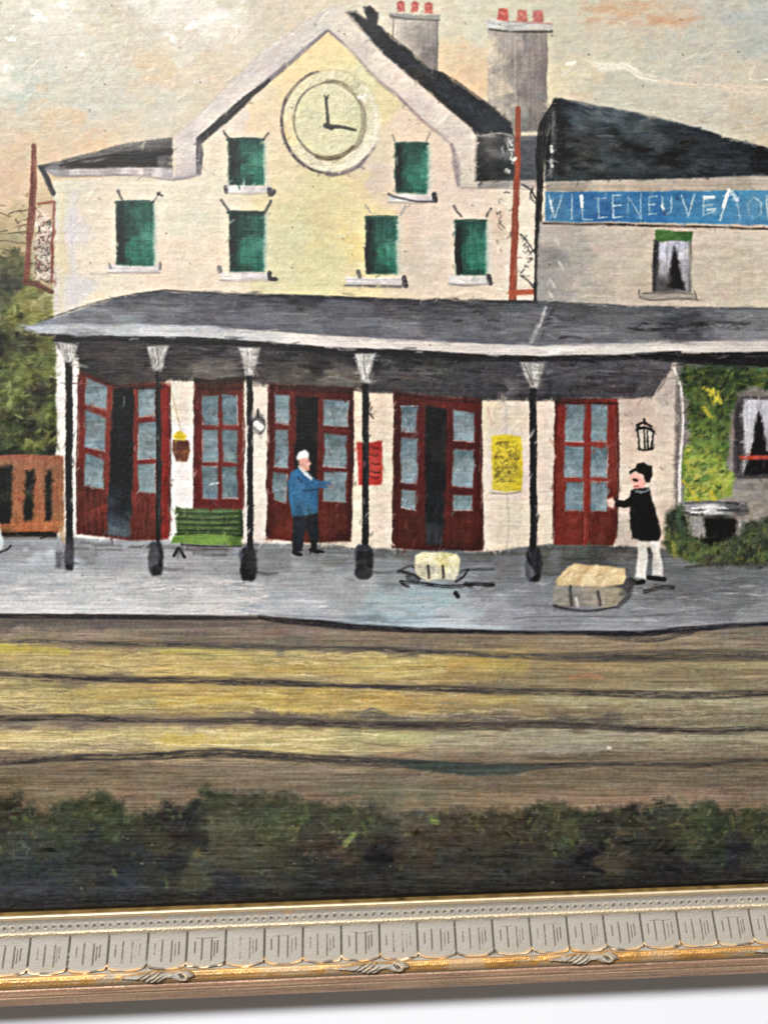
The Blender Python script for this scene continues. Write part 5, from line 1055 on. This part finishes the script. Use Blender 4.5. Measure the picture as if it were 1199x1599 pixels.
# ------------------------------------------------------------------ frame
# profile: photo row where each moulding line is seen at mid width, and its height above the canvas (mm)
prof = [(1401.5, -1.5), (1402.5, .6), (1409, 4.2), (1411.5, 4.9), (1414.5, 4.5), (1417, 3.6), (1421, 3.2), (1434, 3.6), (1436, 4.6), (1438, 4.9), (1440.5, 4.4), (1442.5, 3.8), (1450, 4.6), (1470, 7.4), (1494, 10.6),
        (1499, 11.2), (1501, 12.0), (1504, 13.3), (1510, 14.2), (1516, 14.0), (1519, 13.2), (1521, 12.5), (1524, 13.0), (1531, 12.8), (1533, 12.3), (1535, 12.6), (1541, 11.2), (1545.5, 9.0)]
px_mid = 600.0
pd, pz = [], []
for py, z in prof:
    X, Y = to_plane(px_mid, py, z * .001)
    pd.append(-float(Y)); pz.append(z * .001)
y_in = -pd[0]
pd = np.array(pd) - pd[0]; pz = np.array(pz); prow = np.array([q[0] for q in prof])
TABLE_Z = -.017
xl, _ = to_plane(-62, 800); xr, _ = to_plane(1262, 800); _, yt = to_plane(600, -62)
cx, cy = (float(xl) + float(xr)) / 2, (float(yt) + y_in) / 2
hx, hy = (float(xr) - float(xl)) / 2, (float(yt) - y_in) / 2

GREY = np.array([.345, .322, .282]); PATINA_SHADE = np.array([.10, .072, .048]); GOLD = np.array([.76, .42, .13]); PALE = np.array([.80, .66, .44]); BRZ = np.array([.60, .39, .26]); LIPC = np.array([.42, .27, .09])  # the dark brown serves patina in the cuts and shade painted under edges
rng = np.random.default_rng(11)
NOI = [rng.standard_normal((512, 512)) for _ in range(4)]


def nz(k, s, t):
    a = NOI[k]; s = np.asarray(s, float) + 4000; t = np.asarray(t, float) + 4000
    i, j = np.floor(s).astype(int), np.floor(t).astype(int); fs, ft = s - i, t - j
    fs = fs * fs * (3 - 2 * fs); ft = ft * ft * (3 - 2 * ft)
    g = lambda p, q: a[p % 512, q % 512]
    return (g(i, j) * (1 - fs) + g(i + 1, j) * fs) * (1 - ft) + (g(i, j + 1) * (1 - fs) + g(i + 1, j + 1) * fs) * ft


def sm(e0, e1, x):
    t = np.clip((x - e0) / (e1 - e0), 0, 1)
    return t * t * (3 - 2 * t)


FL = 58.6 * MM                         # flute width
PEARL = 12.15 * MM
FL0 = float(to_plane(573, 1450)[0])    # a flute line is seen here
LEAF = 322.0 * MM; LEAF0 = float(to_plane(583, 1510, .014)[0])


def frame_surface(s, row, seed):
    """carving and paint of the rail: s metres along it, row = photo row across it"""
    dz = np.zeros_like(s); gild = np.zeros_like(s)
    col = np.broadcast_to(GREY, s.shape + (3,)).copy()
    def mixc(w, c, g=None):
        nonlocal gild
        col[:] = col * (1 - w[..., None]) + c * w[..., None]
        if g is not None:
            gild = gild * (1 - w) + g * w
    n1 = nz(0, s / .0011 + seed, row / 2.6); n2 = nz(1, s / .005 + seed, row / 5); n3 = nz(2, s / .02 + seed, row / 30); n4 = nz(3, s / .0005, row / 1.2)
    # sight edge and the two thin gilt ridges
    mixc(sm(1410, 1407, row), LIPC * (1 + .25 * n2[..., None]), .8)
    r1 = sm(1407, 1410, row) * sm(1418.5, 1415, row)
    mixc(r1, PALE * (1 + .07 * n2[..., None]), .6)
    r15 = sm(1415, 1417, row) * sm(1422, 1419, row)
    mixc(r15 * .75, GREY * 1.05 + .03 * n1[..., None], .15)
    mixc(r15 * sm(.5, 1.3, n2) * .5, GOLD, .5)
    r2 = sm(1433.5, 1436, row) * sm(1442, 1440, row)
    mixc(r2 * (.85 - .3 * sm(.4, 1.4, n2)), PALE * (1 + .07 * n1[..., None]), .6)
    dz += r2 * .00012 * n1
    # pearl row: small pits between soft beads
    u = (s / PEARL) % 1 - .5
    zone = sm(1420, 1423, row) * sm(1436, 1433, row)
    d = np.sqrt((u * 12.15) ** 2 + (row - 1428 - .5 * n2) ** 2)
    pit = sm(3.6, 1.2, d + .3 * n1)
    dz += zone * (-.0006 * pit + .00025 * sm(7, 4, d))
    mixc(zone * pit * .8, PATINA_SHADE * 1.15, 0.)  # pits coloured dark brown
    mixc(zone * sm(.5, 1.3, n1) * .3, PALE, .4)
    # flutes with cut lines
    f = (s - FL0) / FL; cellid = np.floor(f); f = f - cellid
    h1 = nz(1, cellid * 7.3, cellid * 0 + 3.1)
    flz = sm(1441, 1443, row) * sm(1500, 1496, row)
    arc = 1493.5 + 5.0 * (1 - (2 * f - 1) ** 2) - 3.2 * (1 - sm(.0, .07, np.minimum(f, 1 - f))) + 1.0 * n2
    body = flz * sm(arc + 1, arc - 1.5, row)
    dz += flz * .0005 * (1 - (2 * f - 1) ** 2)
    px = 58.6
    def line(pos, r0, r1, wpx, dep, wear=0.):
        nonlocal dz
        dd = np.abs(f - pos - .002 * n3) * px
        w = sm(wpx * 1.35, wpx * .35, dd) * sm(r0 - 2, r0 + 2, row) * sm(r1 + 2, r1 - 2, row)
        w = w * np.clip(.9 - wear + .35 * n3 + .2 * n1, 0, 1)
        dz -= w * dep
        mixc(w * .95, PATINA_SHADE * (.6 if np.isscalar(pos) and pos in (0., 1.) else 1.25), 0.)
    for pos in (0., 1.):
        line(pos, 1444, 1498, 1.7, .0008, -.35)
    line(.20 + .02 * h1, 1459, 1477, 1.25, .0005, .05); line(.385 + .015 * h1, 1454, 1488, 1.35, .0006, -.1); line(.63 + .02 * h1, 1455, 1489, 1.3, .0006, -.05); line(.80 - .02 * h1, 1458, 1478, 1.25, .0005, .05)
    line(.715, 1460, 1482, 1.1, .0004, .15)
    top = sm(1.6, .5, np.abs(row - 1454 - n2)) * sm(.2, .24, f) * sm(.86, .82, f) * np.clip(.25 + .5 * n3, 0, 1)
    mixc(top * .6, PATINA_SHADE * 1.6, 0.); dz -= top * .0003
    mixc(flz * .35 * sm(1448, 1442, row), PATINA_SHADE * 1.6, 0.)  # slight shade painted along the top of the band
    wash = flz * sm(1480, 1494, row) * np.clip(.35 + .5 * n2, 0, 1)
    mixc(wash * .3, np.array([.40, .27, .13]), .2)
    # scalloped line under the flutes, rubbed through to gold
    sc = sm(3.6, 1.1, np.abs(row - arc)) * sm(1486, 1490, row) * sm(1505, 1502, row)
    dz += sc * .0009
    mixc(sc * np.clip(.6 + .6 * n2, 0, 1), GOLD, .6)
    mixc(sc * sm(.2, .7, n3 + .7 * n2), PALE * .9, .6)
    mixc(sc * sm(.1, .8, -n2) * .9, PATINA_SHADE * 1.3, .1)
    und = sm(arc + .5, arc + 1.4, row) * sm(arc + 3.6, arc + 2.0, row) * sm(1488, 1490, row)
    dz -= und * .0005
    mixc(und * .9, PATINA_SHADE * .9, .0)  # shadow below the scallop painted dark
    # gilt roll, stippled
    g = sm(1500.5, 1502.5, row) * sm(1520, 1518, row)
    st = np.sin(2 * np.pi * (s / (3.1 * MM) + row / 7.0)) * np.sin(2 * np.pi * row / 4.6 + 1.1 * n2)
    mixc(g * (1 - .5 * sm(.1, 1.2, .3 * n2 - n3)), GOLD * (1 + .06 * n1[..., None] + .16 * st[..., None]), .72)
    dz += g * (.00020 * st + .00004 * n1)
    mixc(g * .6 * sm(-.3, .9, n3 + .5 * n2 + s * 2.2), np.array([.30, .17, .065]), .6)  # browner to the right: fading reflection painted into the gold
    mixc(g * .55 * sm(.2, .9, np.sin(2 * np.pi * row / 5.2) + .25 * n2 - sm(.0, .15, s + .05)), PALE, .7)  # pale rows, mostly left: bright reflection painted into the gold
    # dull stretch beside each leaf
    q = ((s - LEAF0) / LEAF + .5) % 1 - .5
    dull = sm(-.42, -.30, q) * sm(.02, -.1, q)
    mixc(g * dull * .55 * sm(-.4, .5, n2 + (row - 1509) * .12), GREY * .85, .1)
    gr = sm(1518.5, 1520, row) * sm(1522.5, 1521, row)
    mixc(gr * .8, PATINA_SHADE * 1.4, .2)
    # bronze outer edge
    bz = sm(1520, 1522.5, row)
    lon = nz(2, s / .03 + seed, row / 1.6)
    mixc(bz, BRZ * (1 + .22 * lon[..., None] + .08 * n1[..., None]), .55)
    mixc(bz * sm(1530, 1526, row) * .5, np.array([.24, .13, .085]), .45)
    rd = sm(2.2, .8, np.abs(row - 1533)); mixc(rd * .6, PATINA_SHADE * 1.5, .3)
    hi = sm(2, .5, np.abs(row - 1537)); mixc(hi * .5, PALE * .8, .6)  # highlight line painted along the bronze
    mixc(bz * sm(.9, 1.4, nz(0, s / .004 + seed, row / 2)) * .5, PALE * .7, .6)
    dz += n4 * .00002 + n1 * .00004
    return dz, np.clip(col, .01, .95), np.clip(gild, 0, 1)


def outward(d, pzv):
    """close the profile: down the outer side to the table"""
    return np.concatenate([d, [d[-1] + .0015, d[-1] + .0018]]), np.concatenate([pzv, [pzv[-1] - .003, TABLE_Z + .0004]])


dd_, zz_ = outward(pd, pz)
rows_ = np.concatenate([prow, [1547.5, 1560.]])
ROWF = np.arange(1401.5, 1545.6, .1)
ZF = np.interp(ROWF, rows_, zz_)
_k = np.exp(-np.linspace(-2, 2, 21) ** 2); _k /= _k.sum()
ZF[10:-10] = np.convolve(ZF, _k, 'same')[10:-10]
ROWF = np.concatenate([ROWF, [1547.5, 1560.]]); ZF = np.concatenate([ZF, zz_[-2:]])
BANDS = [('sight_edge', 1401.5, 1420.), ('pearl_row', 1420., 1435.), ('fluted_band', 1435., 1501.), ('gilt_roll', 1501., 1520.), ('outer_moulding', 1520., 1560.)]
frame_e = D.objects.new('frame', None); COL.objects.link(frame_e); frame_e.parent = root
frame_e.location = (cx, cy, 0)
frame_e['label'] = 'carved frame painted grey with gilt edges'


def side_grid(r0, r1, half, fine, seed):
    top = min(r1, 1545.5)
    rr = np.linspace(r0, top, int((top - r0) / (.7 if fine else 2.2)) + 2)
    if r1 > 1546: rr = np.concatenate([rr, [1547.5, 1560.]])
    d = np.interp(rr, rows_, dd_); z = np.interp(rr, ROWF, ZF)
    step = .00028 if fine else .0012
    L = half + dd_[-1]
    s = np.linspace(-L, L, int(2 * L / step))
    Sg, Rg = np.meshgrid(s, rr, indexing='ij')
    Dg = np.broadcast_to(d, Sg.shape); Zg = np.broadcast_to(z, Sg.shape)
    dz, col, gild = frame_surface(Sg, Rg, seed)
    Sc = np.clip(Sg, -half - Dg, half + Dg)
    keep = np.abs(Sg) <= half + Dg + step * 1.5
    Zg = Zg + np.where((Rg > 1403) & (Rg < 1546), dz, 0)
    n0, n1 = Sg.shape
    i, j = np.meshgrid(np.arange(n0 - 1), np.arange(n1 - 1), indexing='ij')
    v = (i * n1 + j)[keep[:-1, :-1] & keep[1:, 1:] | keep[1:, :-1] & keep[:-1, 1:]]
    return Sc.ravel(), Dg.ravel(), Zg.ravel(), col.reshape(-1, 3), gild.ravel(), np.stack([v, v + 1, v + n1 + 1, v + n1], 1)


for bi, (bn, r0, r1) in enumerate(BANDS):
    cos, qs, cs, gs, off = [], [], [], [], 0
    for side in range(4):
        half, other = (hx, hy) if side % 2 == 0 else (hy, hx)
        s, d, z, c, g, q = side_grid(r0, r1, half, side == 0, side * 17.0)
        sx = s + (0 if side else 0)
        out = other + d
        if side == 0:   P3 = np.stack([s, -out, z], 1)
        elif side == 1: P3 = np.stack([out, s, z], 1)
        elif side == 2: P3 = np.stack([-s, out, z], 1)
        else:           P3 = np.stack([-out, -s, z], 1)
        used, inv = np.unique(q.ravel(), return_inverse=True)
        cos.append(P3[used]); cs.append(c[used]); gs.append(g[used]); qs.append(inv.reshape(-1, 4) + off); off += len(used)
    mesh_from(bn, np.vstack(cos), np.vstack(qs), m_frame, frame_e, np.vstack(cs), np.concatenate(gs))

# carved leaves wrapped over the gilt roll
rollrow = lambda r: (np.interp(r, rows_, dd_), np.interp(r, ROWF, ZF))


def leaf(side, s0):
    """an acanthus leaf with a long tail, a bunched tip and a ring"""
    half, other = (hx, hy) if side % 2 == 0 else (hy, hx)
    a = np.linspace(-1, 1, 150); bb = np.linspace(-1, 1, 46)
    A, B = np.meshgrid(a, bb, indexing='ij')
    xx = A * 56                                                     # photo pixels along the rail
    # half width of the silhouette along its length (px)
    wtop = np.interp(xx, [-56, -40, -20, -5, 8, 20, 27, 32, 38, 46, 54, 56], [1, 3.5, 7, 9, 8, 7, 6, 9.5, 11, 9, 3, .5])
    wbot = np.interp(xx, [-56, -40, -22, -10, 2, 10, 20, 27, 34, 42, 52, 56], [1, 2.5, 6, 9, 9, 4.5, 4, 6.5, 9, 8, 3, .5])
    off = np.where(B < 0, B * wtop, B * wbot)
    row = 1508.5 + off
    n1 = nz(0, xx / 2.2 + s0 * 900, off / 1.6); n2 = nz(1, xx / 7 + s0 * 900, off / 4)
    dome = np.sqrt(np.clip(1 - B * B, 0, 1))
    lift = .0004 + .0016 * dome
    # veins fan through the bunched tip
    vein = np.sin((xx * .62 + off * .9) + .5 * n2) * sm(-34, -18, xx) * sm(16, 2, xx)
    ring = sm(30, 33, xx) * sm(50, 46, xx)
    rr_ = np.sqrt(((xx - 37) * .8 - off * .55) ** 2 + (off * .75) ** 2)
    hole = ring * sm(4.2, 2.0, rr_ + .4 * n1)
    rim = ring * sm(1.8, .4, np.abs(rr_ - 5.2))
    fold = np.sin(xx * .16 + off * .5)
    lift = lift + .00055 * vein + .0007 * rim - .0016 * hole + .00025 * fold * sm(-56, -30, xx) + .00012 * n1
    col = np.broadcast_to(GREY * .98, A.shape + (3,)).copy(); gild = np.zeros_like(A) + .05
    def mixc(w, c, g):
        nonlocal gild
        w = np.clip(w, 0, 1)
        col[:] = col * (1 - w[..., None]) + c * w[..., None]; gild = gild * (1 - w) + g * w
    mixc(sm(.25, -.5, vein) * .9 * sm(-34, -20, xx) * sm(18, 4, xx), PATINA_SHADE * 1.1, 0)
    mixc(sm(.55, .95, vein) * .55, PALE, .55)
    mixc(sm(0, .8, n2 + .35 * np.sin(xx * .11)) * .5 * sm(0, -40, xx), PATINA_SHADE * 2.2, .2)
    mixc(sm(.55, .95, np.abs(B)) * sm(.1, .9, n2 + .3) * .8, PATINA_SHADE * 1.0, .1)  # patina and painted shade darken the leaf's crevices and rim
    mixc(hole * .95, PATINA_SHADE * .6, 0); mixc(rim * .8, PALE, .6)
    mixc(sm(42, 50, xx) * .8, PATINA_SHADE * 1.6, .2)
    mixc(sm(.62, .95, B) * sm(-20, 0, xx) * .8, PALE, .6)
    mixc(sm(-.7, -.98, B) * .55, GOLD, .6)
    mixc(sm(.7, 1.3, n1) * .35, GOLD, .7)
    d, z = rollrow(row)
    s = s0 + xx * MM * .98
    edge = np.maximum(np.abs(B), np.abs(A))
    Z = z + np.where(edge > .985, -.0012, lift)
    out = other + d
    P3 = {0: (s, -out, Z), 1: (out, s, Z), 2: (-s, out, Z), 3: (-out, -s, Z)}[side]
    n0, n1_ = A.shape
    i, j = np.meshgrid(np.arange(n0 - 1), np.arange(n1_ - 1), indexing='ij'); v = (i * n1_ + j).ravel()
    q = np.stack([v, v + 1, v + n1_ + 1, v + n1_], 1)
    mesh_from('leaf_ornament', np.stack(P3, -1).reshape(-1, 3), q, m_frame, frame_e, np.clip(col, .01, .95).reshape(-1, 3), gild.ravel())


for side in range(4):
    half = hx if side % 2 == 0 else hy
    base = LEAF0 - cx
    k0 = math.ceil((-half - base) / LEAF)
    while base + k0 * LEAF < half:
        leaf(side, base + k0 * LEAF); k0 += 1


# linen canvas, turned over its stretcher, behind the paint
def slab(name, x0, x1, y0, y1, z0, z1, material, parent):
    co = np.array([(x, y, z) for z in (z0, z1) for x, y in ((x0, y0), (x1, y0), (x1, y1), (x0, y1))])
    q = np.array([(3, 2, 1, 0), (4, 5, 6, 7), (0, 1, 5, 4), (1, 2, 6, 5), (2, 3, 7, 6), (3, 0, 4, 7)])
    o = mesh_from(name, co, q, material, parent)
    o.data.polygons.foreach_set('use_smooth', np.zeros(6, bool))
    return o


slab('canvas', float(xl) - .014, float(xr) + .014, y_in - .014, float(yt) + .014, -.015, -.0012, m_linen, root)

# ------------------------------------------------------------------ the white surface it lies on
tb = slab('tabletop', -.75, .75, -.75, .75, TABLE_Z - .03, TABLE_Z, m_table, None)
tb['kind'] = 'structure'
tb['label'] = 'plain white surface the framed painting lies on'

# ------------------------------------------------------------------ light: one window-like lamp from the top left, soft room light
wd = D.worlds.new('World'); scene.world = wd; wd.use_nodes = True
bg = wd.node_tree.nodes['Background']; bg.inputs['Color'].default_value = (1.0, .88, .75, 1); bg.inputs['Strength'].default_value = .14


def lamp(name, loc, target, w, h, power, col):
    ld = D.lights.new(name, 'AREA'); ld.shape = 'RECTANGLE'; ld.size = w; ld.size_y = h; ld.energy = power; ld.color = col
    o = D.objects.new(name, ld); COL.objects.link(o); o.location = loc
    o.rotation_euler = (Vector(target) - Vector(loc)).to_track_quat('-Z', 'Y').to_euler()
    return o


lamp('window_light', (-1.9, 4.15, 4.3), (0, -.05, 0), 1.3, .8, 640, (1.0, .985, .965))

vs = scene.view_settings
scene.display_settings.display_device = 'sRGB'
vs.view_transform = 'Standard'; vs.look = 'None'; vs.exposure = 0; vs.gamma = 1
vs.use_curve_mapping = False
